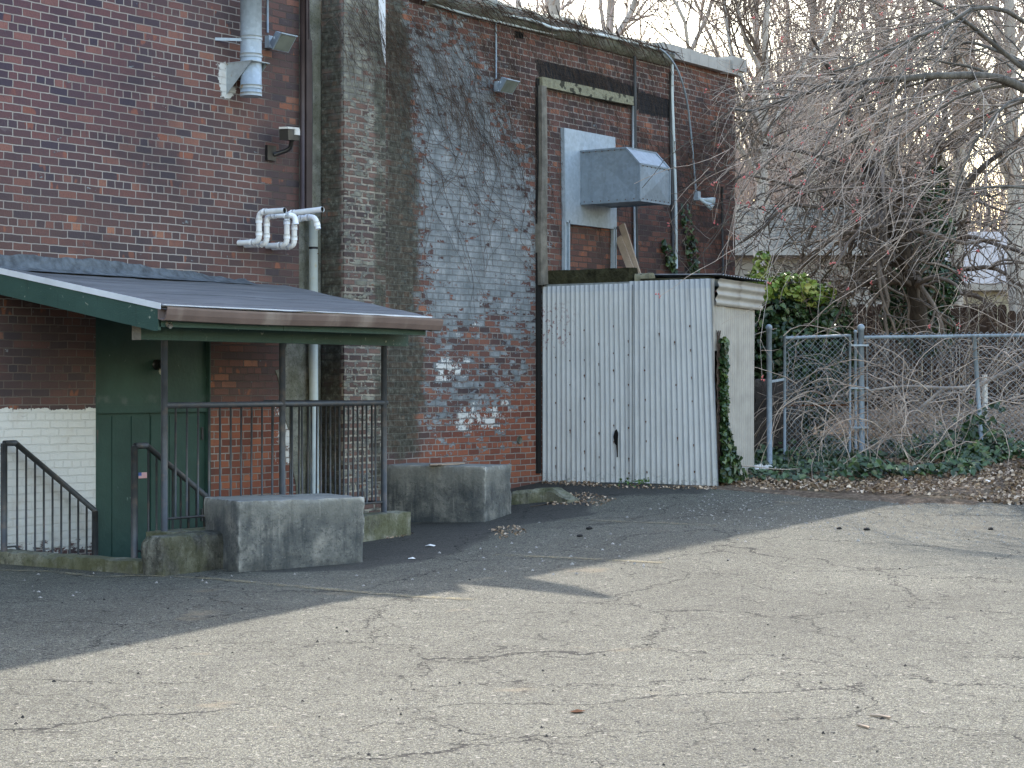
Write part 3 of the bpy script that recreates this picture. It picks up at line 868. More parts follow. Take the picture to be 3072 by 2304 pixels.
# wooden door head, post and steel channels of the blocked loading door
mb = MB()
q = [W(1627, 230, .05), W(1901, 291, .05), W(1901, 318, .05), W(1900, 318, .05), W(1627, 262, .05)]
mb.prism([W(1627, 230, .07), W(1760, 258, .07), W(1901, 290, .07), W(1901, 316, .07), W(1760, 288, .07), W(1627, 259, .07)], (0, .07, 0))
mb.build('lintel', M['lintel'], bld)
mb = MB(); mb.prism([W(1625, 256, .08), W(1640, 259, .08), W(1643, 500, .08), W(1641, 700, .08), W(1645, 852, .08), W(1624, 855, .08), W(1622, 700, .08), W(1627, 480, .08)], (0, .08, 0))
mb.build('timber_post', M['wood'], bld)
mb = MB(); mb.prism([W(1612, 235, .03), W(1625, 235, .03), W(1624, 1420, .03), W(1613, 1420, .03)], (0, .028, 0))
mb.build('tar_strip', M['coal'], bld)
for x0, x1, y0, y1 in ((1697, 1709, 660, 812), (1843, 1849, 680, 808)):
    mb = MB()
    for xx in (x0, x1): mb.prism([W(xx - 1.5, y0, .06), W(xx + 1.5, y0, .06), W(xx + 1.5, y1, .06), W(xx - 1.5, y1, .06)], (0, .05, 0))
    mb.prism([W(x0, y0, .03), W(x1, y0, .03), W(x1, y1, .03), W(x0, y1, .03)], (0, .02, 0))
    mb.build('steel_channel', M['galv'], bld)
mb = MB(); mb.prism([W(1545, 93, .01), W(1571, 97, .01), W(1570, 117, .01), W(1545, 113, .01)], (0, .008, 0)); mb.build('vent_hole', M['void'], bld)
mb = MB(); c = W(1558, 1320, .01)
mb.tube([c + (0, .005, 0), c - (0, .012, 0)], .047, 16); mb.build('wall_disc', M['strip'], bld)

# ------------------------------------------------------------------ sunken stairwell
st = thing('sunken_stairwell', 'sunken concrete stairwell with mossy raised edge in front of the green door', 'stairwell', (12.9, -.7, 0))
mb = MB()
mb.box((PIT[0] - .05, -1.5, -1.1), (14.75, 0, -.95))
mb.build('floor', M['mossconc'], st)
for k in range(6):
    mb = MB(); x0 = PIT[0] + .16 * k + .14
    mb.box((x0, -1.44, -1.0), (x0 + .24, -.01, -.16 * k - .02)); mb.build('step', M['mossconc'], st)
def slab(name, a, b, m, parent=None, seed=0, amp=.012, step=.06, chip=.03, **kw):
    """concrete box with worn edges: rounded, dented surface"""
    a, b = np.minimum(a, b).astype(float), np.maximum(a, b).astype(float)
    mb = MB(); size = b - a
    ns = [max(2, int(round(s / step))) for s in size]
    def face(u, v, w, side):
        gu, gv = np.meshgrid(np.linspace(0, 1, ns[u] + 1), np.linspace(0, 1, ns[v] + 1))
        Vv = np.zeros(gu.shape + (3,)); Vv[..., u] = gu; Vv[..., v] = gv; Vv[..., w] = side
        nu, nv = gu.shape[1], gu.shape[0]
        Fq = []
        for j in range(nv - 1):
            for i in range(nu - 1):
                f = (j * nu + i, j * nu + i + 1, (j + 1) * nu + i + 1, (j + 1) * nu + i)
                Fq.append(f if (side > .5) == ((u, v, w) in ((0, 1, 2), (1, 2, 0), (2, 0, 1))) else f[::-1])
        mb.add(Vv.reshape(-1, 3) * size + a, Fq, True)
    for u, v, w in ((0, 1, 2), (1, 2, 0), (2, 0, 1)):
        for s_ in (0, 1): face(u, v, w, s_)
    c = (a + b) / 2
    for Vv in mb.v:
        for i in range(len(Vv)):
            p = Vv[i]
            dd = np.sort(np.minimum(np.abs(p - a), np.abs(b - p)))
            edge = math.exp(-(dd[1] / .02) ** 2)
            n3 = mnoise.noise(Vector(p * 5 + seed)); n4 = mnoise.noise(Vector(p * 16 + seed))
            k = amp * (.6 * n3 + .5 * n4) + edge * chip * (.25 + max(0, n3 * 1.6) + max(0, n4))
            dirn = c - p; dirn[2] *= .8
            Vv[i] = p + dirn / (np.linalg.norm(dirn) + 1e-9) * k
    return mb
mb = slab('x', (11.62, -1.68, -1.0), (14.9, -1.42, .372), None, seed=3); mb.build('outer_wall', M['mossconc'], st)
a = P(0, 1650, 16.9); b = P(430, 1678, 15.95)
mb = MB()
k0 = W(-60, 1646, -.1); 
xk = 11.22
mb2 = slab('x', (xk - .02, -1.78, -.9), (xk + .19, -.002, .172), None, seed=9); mb2.build('top_kerb', M['mossconc'], st)
mb = MB(); mb.box((14.62, -1.42, -1.0), (14.9, -.002, .34)); mb.build('end_wall', M['mossconc'], st)

# ------------------------------------------------------------------ metal railings
def tubeobj(name, pts, r, m, parent, n=8):
    mb = MB(); mb.tube(pts, r, n); return mb.build(name, m, parent)
wg = 1.55
rail = thing('guard_rail', 'long dark metal guard rail with upright bars along the outer edge of the stairwell', 'railing', (13.2, -wg, .37))
xg = [W(p, 1210, wg)[0] for p in (493, 847, 1152)]
zt = 1.42
tubeobj('top_rail', [(xg[0], -wg, zt), (xg[2] + .04, -wg, zt)], .026, M['rail'], rail)
tubeobj('bottom_rail', [(xg[0], -wg, .47), (xg[2], -wg, .47)], .012, M['rail'], rail, 6)
for x in xg: tubeobj('post', [(x, -wg, .36), (x, -wg, 1.965)], .029, M['rail'], rail, 10)
nb = 11
for s_ in range(2):
    for i in range(1, nb):
        x = xg[s_] + (xg[s_ + 1] - xg[s_]) * i / nb
        e = rr.uniform(-.008, .008)
        tubeobj('baluster', [(x, -wg, zt), (x + e, -wg, .47)], .0095, M['rail'], rail, 6)
ret = thing('return_guard_rail', 'short dark metal guard rail running back from the last canopy post to the wall', 'railing', (xg[2], -.8, .34))
xr = xg[2] - .02
tubeobj('top_rail', [(xr, -wg + .02, zt), (xr, -.03, zt)], .022, M['rail'], ret)
tubeobj('bottom_rail', [(xr, -wg + .02, .47), (xr, -.03, .47)], .012, M['rail'], ret, 6)
for i in range(1, 13):
    y = -wg + .02 + (wg - .05) * i / 13
    tubeobj('baluster', [(xr, y, zt), (xr + rr.uniform(-.01, .01), y, .47)], .0095, M['rail'], ret, 6)
def stair_rail(name, label, px0, px1, px2, y0, y2, w, post0, post1, n):
    A = W(px0, y0, w); B = W(px1, y0, w); C = W(px2, y2, w)
    B[2] = A[2]
    t = thing(name, label, 'railing', (A[0], -w, 0))
    mb = MB(); mb.tube([A, B], .026, 8); mb.tube([B, C], .026, 8); mb.ball(B, .026, 5); mb.build('handrail', M['rail'], t)
    zb = lambda x: max(-.9, -.02 - .62 * (x - 11.5))
    for q in (A, C):
        tubeobj('post', [(q[0], -w, zb(q[0]) - .05), (q[0], -w, q[2])], .029, M['rail'], t, 10)
    for i in range(n):
        x = B[0] + .02 + (C[0] - B[0] - .05) * i / (n - .3)
        z = B[2] + (C[2] - B[2]) * (x - B[0]) / (C[0] - B[0])
        tubeobj('baluster', [(x, -w, zb(x) + .1), (x, -w, z)], .0095, M['rail'], t, 6)
    mb = MB(); mb.tube([(A[0], -w, .2), (B[0], -w, .2), (C[0], -w, .2 + (C[2] - B[2]))], .010, 6); mb.build('bottom_rail', M['rail'], t)
stair_rail('stair_rail', 'sloping dark handrail beside the white painted brick, left of the green door', 12, 46, 285, 1330, 1532, .12, 0, 0, 9)
stair_rail('stair_rail', 'sloping dark handrail in front of the green door, half behind the first canopy post', 403, 440, 636, 1338, 1504, 1.36, 0, 0, 8)

# ------------------------------------------------------------------ lean-to canopy
RX0, RX1 = W(486, 930, 1.9)[0], W(1300, 957, 1.9)[0]
can = thing('porch_canopy', 'lean-to canopy of gray roll roofing with green boards and brown gutter over the stairwell', 'canopy', (13.2, -1, 1.96))
ZW, ZO = 2.60, 2.235
mb = MB()
nx, ny = 50, 26
V = []; 
for j in range(ny):
    w = 1.92 * j / (ny - 1)
    for i in range(nx):
        xl = RX0 - .3 * (1 - w / 1.92)
        x = xl + (RX1 - xl) * i / (nx - 1)
        z = ZW + (ZO - ZW) * w / 1.92
        z += .012 * mnoise.noise(Vector((x * 1.1, w * 3.5, 2))) + .006 * mnoise.noise(Vector((x * 4, w * 9, 2)))
        for s_ in (.27, .9, 1.5): z += .008 * math.exp(-((w - s_) / .02) ** 2)
        z += .03 * max(0, mnoise.noise(Vector((w * 5.5, 7.7, 0)))) * math.exp(-((x - RX0) / .12) ** 2)
        V.append((x, -w - .005, z))
F = [(j * nx + i, (j + 1) * nx + i, (j + 1) * nx + i + 1, j * nx + i + 1) for j in range(ny - 1) for i in range(nx - 1)]
mb.add(V, F, True)
V2 = np.array(V); V2[:, 2] -= .03
mb.add(V2, [f[::-1] for f in F], True)
mb.build('roofing', M['roof'], can)
mb = MB(); th = math.atan2(ZW - ZO, 1.92)
mb.prism([(RX0 + .03, -.01, ZW - .05), (RX0 + .03, -1.86, ZO - .045), (RX0 + .03, -1.86, ZO - .075), (RX0 + .03, -.01, ZW - .08)], (RX1 - RX0 - .06, 0, 0))
mb.build('soffit', M['green'], can)
for k in range(5):
    x = RX0 + .3 + k * .75
    mb = MB(); mb.prism([(x, -.01, ZW - .08), (x, -1.82, ZO - .08), (x, -1.82, ZO - .16), (x, -.01, ZW - .2)], (.04, 0, 0)); mb.build('rafter', M['green'], can)
mb = MB()                                        # gable board and its pale drip edge
mb.prism([(RX0 - .312, -.0, ZW - .015), (RX0 - .012, -1.87, ZO - .02), (RX0 - .012, -1.87, ZO - .2), (RX0 - .017, -1.84, ZO - .205), (RX0 - .312, -.0, ZW - .19)], (.028, 0, 0))
mb.build('gable_board', M['green'], can)
mb = MB(); mb.prism([(RX0 - .32, -.0, ZW + .035), (RX0 - .02, -1.9, ZO + .02), (RX0 - .02, -1.9, ZO - .03), (RX0 - .32, -.0, ZW - .015)], (.007, 0, 0))
mb.build('drip_edge', M['trim'], can)
mb = MB(); mb.prism([(RX1 + .0, -.0, ZW - .015), (RX1 + .0, -1.87, ZO - .02), (RX1 + .0, -1.87, ZO - .13), (RX1 + .0, -.0, ZW - .13)], (.02, 0, 0))
mb.build('gable_board', M['green'], can)
for a, b_ in ((RX0, 12.85), (12.856, RX1 - .08)):
    mb = MB(); mb.box((a, -1.87, ZO - .17), (b_, -1.845, ZO - .098)); mb.box((a, -1.872, ZO - .095), (b_, -1.845, ZO - .02)); mb.build('fascia', M['green'], can)
mb = MB(); bx0, bx1 = W(410, 1000, wg)[0], W(1213, 1020, wg)[0]
mb.box((bx0, -wg - .05, 1.965), (bx1, -wg + .05, 2.10)); mb.build('beam', M['green'], can)
mb = MB(); mb.box((bx0 - .006, -wg - .052, 1.962), (bx0 - .001, -wg + .05, 2.10)); mb.build('beam_end', M['wood'], can)
mb = MB()                                        # K-style gutter
prof = [(1.872, -.02), (1.872, -.11), (1.925, -.125), (1.955, -.12), (1.975, -.075), (1.985, -.03), (1.985, -.012), (1.978, -.012), (1.966, -.07), (1.945, -.11), (1.925, -.117), (1.88, -.102), (1.88, -.02)]
xsg = np.linspace(RX0 - .02, RX1 + .05, 30)
V = [(x, -w, ZO + z + .006 * math.sin(x * 1.9)) for x in xsg for w, z in prof]
n = len(prof)
F = [(i * n + j, i * n + (j + 1) % n, (i + 1) * n + (j + 1) % n, (i + 1) * n + j) for i in range(29) for j in range(n)] + [tuple(range(n)), tuple(range(29 * n, 30 * n))[::-1]]
mb.add(V, F)
mb.build('gutter', M['gutter'], can)
mb = MB()
for (a, b) in ((.5, 1.2), (2.2, 2.9)):
    pass
mb.box((RX0 + .02, -1.90, ZO - .004), (RX1 - .02, -1.872, ZO + .012)); mb.build('metal_edge', M['trim'], can)
mb = MB()                                        # tarred joint along the wall
V = []; nn = 70
for i in range(nn):
    x = RX0 - .5 + (BX(735) - RX0 + .5) * i / (nn - 1)
    k = mnoise.noise(Vector((x * 4, 3, 0))); k2 = mnoise.noise(Vector((x * 11, 5, 0)))
    hgt = (.13 if x < 12.6 else .13 - .1 * (x - 12.6) / 1.8) + .025 * k + .015 * k2
    V += [(x, -.004, ZW + max(.02, hgt)), (x, -.028, ZW + hgt * .6), (x, -.05, ZW + .02), (x, -.16 - .03 * k, ZW - .018)]
F = [(i * 4 + j, i * 4 + j + 1, (i + 1) * 4 + j + 1, (i + 1) * 4 + j) for i in range(nn - 1) for j in range(3)]
mb.add(V, F, True); mb.build('tar_joint', M['tar'], can)
mb = MB(); c = W(505, 968, 1.88); mb.tube([c + (0, .04, 0), c - (0, .03, .03)], .022, 10); mb.build('bracket', M['wood'], can)

# ------------------------------------------------------------------ fixtures on the wall
def elbow_path(pts, r=.05, n=5):
    pts = [np.asarray(p, float) for p in pts]; out = [pts[0]]
    for i in range(1, len(pts) - 1):
        a, b, c = pts[i - 1], pts[i], pts[i + 1]
        ra = min(r, np.linalg.norm(a - b) * .48, np.linalg.norm(c - b) * .48)
        p0 = b + (a - b) / np.linalg.norm(a - b) * ra; p1 = b + (c - b) / np.linalg.norm(c - b) * ra
        for t in np.linspace(0, 1, n): out.append((1 - t) ** 2 * p0 + 2 * t * (1 - t) * b + t * t * p1)
    out.append(pts[-1]); return np.array(out)
def pvc(label, S, segs, open_end=False):
    S = np.asarray(S, float); pts = [S + (0, .03, 0)]
    p = S.copy()
    for d in segs: p = p + np.array(d, float); pts.append(p.copy())
    t = thing('vent_pipe', label, 'pipe', S, 'white plastic flue elbows on the wall')
    mb = MB(); path = elbow_path(pts, .065, 6); mb.tube(path, .0285, 14, cap=not open_end); mb.build('pipe', M['pvc'], t)
    for i in range(1, len(pts) - 1):
        a, b, c = pts[i - 1], pts[i], pts[i + 1]
        for q in (a, c):
            dd = (q - b) / np.linalg.norm(q - b)
            if np.linalg.norm(q - b) > .12:
                mb = MB(); mb.tube([b + dd * .062, b + dd * .105], .0335, 14); mb.build('collar', M['pvc'], t)
    if open_end:
        mb = MB(); dd = norm(pts[-1] - pts[-2]); mb.tube([pts[-1] - dd * .03, pts[-1] - dd * .01], .026, 14); mb.build('bore', M['void'], t)
pvc('white flue pipe stepping up and ending open, leftmost of the four', W(716, 729), [(0, -.27, 0), (0, 0, .29), (0, -.34, 0)], True)
pvc('white flue pipe stepping up with its end turned down, second from left', W(735, 735), [(.02, -.27, 0), (0, 0, .28), (.04, -.12, 0), (.10, -.12, .0), (.0, -.02, -.09)])
pvc('long white flue pipe ending open above the thick gray downpipe, third from left', W(800, 738), [(0, -.27, 0), (0, 0, .31), (0, -.47, .02)], True)
pvc('white flue pipe with its short end turned down beside the thick gray downpipe', W(818, 742), [(.02, -.27, 0), (0, 0, .27), (.03, -.25, 0.02), (0, -.04, -.13)])
zt_ = WZ(945, 655, .07); xd = BX(940, .08)
t = thing('downpipe', 'thick pale plastic downpipe standing in front of the canopy\'s right end', 'pipe', (xd, -.08, -.0))
mb = MB(); mb.tube([(xd, -.08, zt_), (xd + .003, -.08, 1.7), (xd + .02, -.08, .2)], .047, 18); mb.build('pipe', M['pvcg'], t)
mb = MB(); z = WZ(945, 745, .07); mb.tube([(xd, -.08, z - .012), (xd, -.08, z + .012)], .049, 18); mb.build('strap', M['black'], t)
mb = MB(); q = W(955, 761, .13)
mb.ball((q[0] - .0, q[1] + .005, q[2]), .012, 5, (1, .3, .6)); mb.build('rust_spot', M['rustpatch'], t)
# brown downpipe, dark flat duct and a thin cable beside it
mb = MB(); x = BX(907, .06); mb.tube([(x, -.06, 5.68), (x, -.06, WZ(907, 650, .06))], .026, 12)
props(mb.build('rain_pipe', M['brown']), 'round brown downpipe on the brick corner beside the rendered strip', 'pipe')
mb = MB(); x0, x1 = BX(913, .04), BX(930, .04); z0 = WZ(920, 120, .04)
mb.box((x0, -.07, WZ(920, 660, .04)), (x1, -.005, z0)); mb.box((x0 + .01, -.06, z0), (x0 + .035, -.012, 5.68)); mb.box((x0 + .045, -.06, z0), (x0 + .06, -.012, 5.68))
props(mb.build('cable_duct', M['brown']), 'dark flat cable duct running up right beside the round brown downpipe', 'duct')
mb = MB(); mb.tube(spline([W(927, -20, .03), W(929, 90, .03), W(936, 190, .03), W(937, 400, .03), W(934, 640, .03)], 20), .005, 5)
props(mb.build('cable', M['darkpipe']), 'thin cable hanging down the rendered strip right of the brown downpipe', 'cable')
# big galvanised flue
FW = .22; xf = BX(753, FW); rf = .104
t = thing('flue_pipe', 'large galvanised flue pipe coming down the brick wall on a rusty bracket', 'flue', (xf, -FW, WZ(753, 285, FW)))
zf = WZ(753, 288, FW)
mb = MB(); mb.tube([(xf, -FW, zf), (xf, -FW, 5.45)], rf, 28); mb.build('pipe', M['galv'], t)
for y in (115, 168, 262): 
    mb = MB(); z = WZ(753, y, FW); mb.tube([(xf, -FW, z - .018), (xf, -FW, z + .018)], rf + .006, 28); mb.build('band', M['galvr'], t)
mb = MB(); mb.tube([(xf, -FW, zf - .005), (xf, -FW, zf + .03)], rf + .004, 28); mb.ball((xf, -FW, zf), rf * .96, 8, (1, 1, .12)); mb.build('end_cap', M['galvr'], t)
zb = WZ(753, 190, FW)
mb = MB(); mb.box((xf - .12, -FW - .13, zb), (xf + .13, 0, zb + .008)); mb.build('shelf', M['galvr'], t)
for s_ in (-.115, .12):
    mb = MB(); mb.prism([(xf + s_, 0, zb), (xf + s_, -FW - .11, zb), (xf + s_, -.0, zb - .30)], (.006, 0, 0)); mb.build('bracket_plate', M['galvr'], t)
mb = MB(); z = WZ(700, 113, .2); mb.bar((xf - rf * .9, -FW + .03, z), (xf - .28, -.006, z), .004, .028); mb.build('strap', M['galv'], t)
# flood light with its conduit
def flood(name, label, px, py, w, wd, ht, cx, cy0, cy1, lens=True, yaw=0.0):
    b = W(px, py, w)
    t = thing(name, label, 'floodlight', b)
    mb = MB(); bx = W(cx, py, 0)
    mb.box((bx[0] - .045, -.06, b[2] - .06), (bx[0] + .045, -.002, b[2] + .06)); mb.build('junction_box', M['galv'], t)
    mb = MB(); mb.bar((bx[0] + .03, -.03, b[2]), (b[0] - wd * .4, -w, b[2] + .01), .03, .03); mb.build('arm', M['galv'], t)
    # tapered hood, mouth looking outwards and down
    mb = MB(); c = np.array(b)
    ax = np.array([math.sin(yaw), -math.cos(yaw), 0]) * .8 + np.array([0, 0, -.6]); ax /= np.linalg.norm(ax)
    rx = np.array([math.cos(yaw), math.sin(yaw), 0]); up = np.cross(rx, ax) * -1
    if up[2] < 0: up = -up
    bk = [c - ax * .05 + rx * (i * wd * .36) + up * (j * ht * .34) for i, j in ((-1, -1), (1, -1), (1, 1), (-1, 1))]
    fr = [c + ax * .05 + rx * (i * wd * .5) + up * (j * ht * .5) for i, j in ((-1, -1), (1, -1), (1, 1), (-1, 1))]
    mb.add(bk + fr, [(0, 1, 2, 3), (0, 4, 5, 1), (1, 5, 6, 2), (2, 6, 7, 3), (3, 7, 4, 0), (4, 7, 6, 5)])
    mb.bar(fr[3] - ax * .0, fr[2] - ax * .0, .02, .012)
    mb.build('housing', M['pipe'], t)
    mb = MB(); gl = [c + ax * .052 + rx * (i * wd * .44) + up * (j * ht * .43) for i, j in ((-1, -1), (1, -1), (1, 1), (-1, 1))]
    mb.prism(gl, ax * .004); mb.build('lens', M['glass'], t)
    mb = MB(); mb.tube([W(cx, cy0, .02), W(cx, cy1, .02)], .011, 8); mb.build('conduit', M['pipe'], t)
flood('floodlight', 'gray floodlight beside the galvanised flue pipe', 845, 121, .2, .24, .19, 803, -30, 98)
flood('floodlight', 'gray floodlight on a bent conduit among bare vines on the right wing', 1520, 253, .22, .26, .17, 1488, -20, 236)
# security camera
b = W(866, 405, .2)
t = thing('security_camera', 'white bullet security camera with black bracket high on the brick wall', 'camera', b)
mb = MB(); mb.bar((b[0] - .14, -.26, b[2] - .015), (b[0] + .12, -.17, b[2] + .01), .095, .105); mb.build('body', M['black'], t)
mb = MB(); mb.bar((b[0] - .15, -.265, b[2] + .052), (b[0] + .13, -.168, b[2] + .077), .098, .02); mb.bar((b[0] + .02, -.26, b[2] + .03), (b[0] + .135, -.22, b[2] + .04), .02, .06); mb.build('sun_shield', M['white'], t)
mb = MB(); mb.tube(spline([(b[0] + .06, -.19, b[2] - .03), (b[0] + .06, -.15, b[2] - .13), (b[0] - .03, -.03, b[2] - .19)], 8), .022, 8); mb.ball((b[0] + .06, -.19, b[2] - .03), .035, 6); mb.build('bracket', M['black'], t)
mb = MB(); mb.box((b[0] - .13, -.035, b[2] - .25), (b[0] + .0, -.001, b[2] - .10)); mb.build('base_plate', M['black'], t)
# door lamp
b = W(480, 1110, .02)
t = thing('bulkhead_lamp', 'bare glass bulb lamp above the green double door', 'lamp', b)
mb = MB(); mb.tube([(b[0] + .02, .05, b[2] + .05), (b[0] + .02, -.04, b[2] + .05)], .05, 12); mb.tube([(b[0], -.05, b[2] + .07), (b[0], -.05, b[2] + .01)], .03, 10); mb.build('holder', M['black'], t)
mb = MB(); mb.ball((b[0], -.05, b[2] - .01), .034, 8, (1, 1, 1.25)); mb.build('bulb', M['bulb'], t)
# exhaust duct with its backing sheet
t = thing('exhaust_duct', 'boxy galvanised exhaust duct sticking out of the brick over the shed', 'duct', W(1740, 620))
mb = MB(); mb.prism([W(1693, 383, .06), W(1846, 412, .06), W(1851, 688, .06), W(1715, 672, .06), W(1697, 664, .06)], (0, .056, 0)); mb.build('backing_sheet', M['galv'], t)
x0, x1 = BX(1730), BX(1730) + .70
z0, z1, zs = 3.83, 4.48, 4.27
d1, d2 = .72, .92
mb = MB()
def crease(mb, q):                               # panel with a shallow cross-broken centre
    q = np.array(q, float); c = q.mean(0); nn_ = np.cross(q[1] - q[0], q[2] - q[0]); nn_ /= np.linalg.norm(nn_)
    mb.add(list(q) + [c + nn_ * .028], [(i, (i + 1) % len(q), len(q)) for i in range(len(q))])
S1 = [(x0, -.06, z0), (x0, -d2, z0), (x0, -d2, zs), (x0, -d1, z1), (x0, -.06, z1)]
crease(mb, S1[::-1])
mb.add([(x1, a[1], a[2]) for a in S1], [(0, 1, 2, 3, 4)])
crease(mb, [(x0, -d2, z0), (x1, -d2, z0), (x1, -d2, zs), (x0, -d2, zs)])
mb.add([(x0, -d2, zs), (x1, -d2, zs), (x1, -d1, z1), (x0, -d1, z1)], [(0, 1, 2, 3)])
mb.add([(x0, -d1, z1), (x1, -d1, z1), (x1, -.06, z1), (x0, -.06, z1)], [(0, 1, 2, 3)])
mb.add([(x0, -.06, z0 + .012), (x1, -.06, z0 + .012), (x1, -d2, z0 + .03), (x0, -d2, z0 + .03)], [(0, 1, 2, 3)])
mb.build('hood', M['galvd'], t)
mb = MB()
for a, b_ in (((x0, -.06, z0), (x0, -d2, z0)), ((x0, -d2, z0), (x0, -d2, zs)), ((x0, -d2, zs), (x0, -d1, z1)), ((x0, -d1, z1), (x0, -.06, z1)), ((x0, -d2, zs), (x1, -d2, zs)), ((x0, -d1, z1), (x1, -d1, z1)), ((x1, -d2, z0), (x1, -d2, zs)), ((x1, -d2, zs), (x1, -d1, z1)), ((x0, -d2, z0), (x1, -d2, z0)), ((x0, -.065, z0), (x0, -.065, z1))):
    mb.bar(a, b_, .022, .022)
mb.build('flanges', M['galvd'], t)
mb = MB()
for k in range(7):
    f = (k + .5) / 7
    for q in ((x0 - .013, -.06 - (d2 - .08) * f, z0 + .02), (x0 - .013, -.06 - (d1 - .08) * f, z1 - .02), (x0 + (x1 - x0) * f, -d2 - .013, z0 + .02), (x0 + (x1 - x0) * f, -d2 - .013, zs - .02)): mb.ball(q, .007, 3)
mb.build('rivets', M['rustpatch'], t)['kind'] = 'stuff'
# conduits on the right wing
def pipeobj(name, label, pts, r, m, w=.04, n=8, ns=None):
    q = [W(a, b, w if len(c) == 0 else c[0]) for a, b, *c in pts]
    mb = MB(); mb.tube(spline(q, ns) if ns else q, r, n); return props(mb.build(name, m), label, 'pipe')
pipeobj('roof_conduit', 'long pale conduit running just under the roof edge of the right wing', [(1270, -2), (1370, 34), (1500, 66), (1640, 98), (1780, 122), (1880, 140)], .014, M['pvcg'], .05, ns=30)
pipeobj('roof_conduit', 'pale conduit lying over the roof edge above the longer conduit', [(1510, 42, .14), (1600, 62, .14), (1660, 84, .15), (1700, 88, .14), (1800, 105, .14), (1900, 128, .14), (1985, 150, .14)], .019, M['pvcg'], .14, ns=30)
pipeobj('dark_conduit', 'pair of dark pipes bending down the wall right of the lichen covered lintel', [(1860, 133), (1893, 142), (1903, 165), (1905, 260), (1906, 500), (1912, 808)], .022, M['darkpipe'], .05, ns=40)
pipeobj('steel_conduit', 'thin steel conduit between the lintel and the pair of dark pipes', [(1899, 318), (1899, 450), (1903, 650), (1905, 806)], .016, M['galv'], .04)
pipeobj('white_conduit', 'straight pale conduit from the roof edge down to the shed roof', [(1985, 150, .1), (2008, 165, .06), (2016, 190, .05), (2017, 300, .05), (2022, 440, .05), (2027, 600, .05), (2029, 806, .05)], .022, M['pvcg'], .05, ns=40)
pipeobj('black_conduit', 'black pipe close behind the straight pale conduit', [(2012, 215), (2012, 400), (2017, 600), (2020, 806)], .02, M['darkpipe'], .03)
pipeobj('arched_cable', 'gray cable arching from the roof edge down to the twin lamp', [(1930, 132, .1), (1985, 150, .16), (2030, 205, .2), (2058, 290, .15), (2072, 390, .08), (2082, 500, .05), (2088, 575, .04)], .013, M['pipe'], .05, ns=40)
pipeobj('thin_pipe', 'thin dark pipe near the building\'s right corner', [(2166, 560), (2167, 700), (2169, 830)], .016, M['darkpipe'], .03)
b = W(2092, 590, .04)
t = thing('twin_lamp', 'twin outdoor spot lamp hanging at the end of the arched cable', 'lamp', b)
mb = MB(); mb.box((b[0] - .04, -.07, b[2] - .05), (b[0] + .04, -.002, b[2] + .07)); mb.build('junction_box', M['galv'], t)
for dx, dz in ((.11, -.05), (.06, -.13)):
    mb = MB(); s0 = np.array([b[0], -.07, b[2] - .03]); e = np.array([b[0] + dx, -.2, b[2] + dz])
    mb.tube([s0, s0 + (e - s0) * .5, e, e + (e - s0) * .25], [.016, .02, .042, .046], 12); mb.build('lamp_head', M['pvcg'], t)
# two raw boards leaning above the shed
for (a, b_, lab) in (((1866, 675), (1916, 832), 'taller of two raw boards leaning against the wall on the shed roof'), ((1856, 713), (1903, 836), 'shorter of two raw boards leaning against the wall on the shed roof')):
    mb = MB(); p = W(a[0], a[1], .06); q = W(b_[0], b_[1], .45)
    mb.bar(q, p, .035, .085, up=(0, 1, 0)); props(mb.build('wooden_board', M['board']), lab, 'board')
# ------------------------------------------------------------------ corrugated shed
SX = BX(1625); SW = 2.35
SFX = SX + 1.03
shed = thing('metal_shed', 'narrow corrugated steel shed built against the right wing', 'shed', (SX, -1.2, .42))
def corr(A, B, z0, z1, pitch, amp, nz=10, lean=0.0, topf=None, botf=None, per=8, off=0.0, zoff=0.0):
    """corrugated sheet standing from A to B (xy), ribs vertical"""
    A, B = np.asarray(A, float), np.asarray(B, float)
    L = np.linalg.norm(B - A); t = (B - A) / L; nrm = np.array([t[1], -t[0]])
    n = int(L / pitch * per) + 1
    V = []
    for j in range(nz + 1):
        f = j / nz
        for i in range(n):
            s = L * i / (n - 1)
            a = amp * math.sin(2 * math.pi * s / pitch) + off
            top = z1 + (topf(s) if topf else 0); bot = z0 + (botf(s) if botf else 0)
            bow = .012 * mnoise.noise(Vector((s * .9, f * 1.5, 1)))
            p = A + t * (s + lean * (1 - f) * s / L) + nrm * (a + bow)
            V.append((p[0], p[1], bot + (top - bot) * f))
    F = [(j * n + i, j * n + i + 1, (j + 1) * n + i + 1, (j + 1) * n + i) for j in range(nz) for i in range(n - 1)]
    return V, F
rs = random.Random(12)
jag = [rs.uniform(-.025, .012) for _ in range(60)]
botf = lambda s: jag[int(s / .068)] * (1 if (int(s * 14.7) % 3) else .3)
# the side sheet runs outwards from the wall; nrm must face -X
half = 1.3
V, F = corr((SX, -.01), (SX, -half), .40, 2.775, .068, .0155, topf=lambda s: .004 * s, botf=botf, lean=.03)
mb = MB(); mb.add(V, F, True); 
mb.build('side_sheet', M['sheet'], shed)
V, F = corr((SX - .012, -half + .05), (SX - .012, -SW), .41, 2.79, .068, .0155, topf=lambda s: .012, botf=botf, lean=.10)
mb = MB(); mb.add(V, F, True); mb.build('side_sheet', M['sheet'], shed)
mb = MB(); mb.box((SX + .03, -SW + .06, .35), (SX + .05, -.02, 2.74)); mb.build('lining', M['coal'], shed)
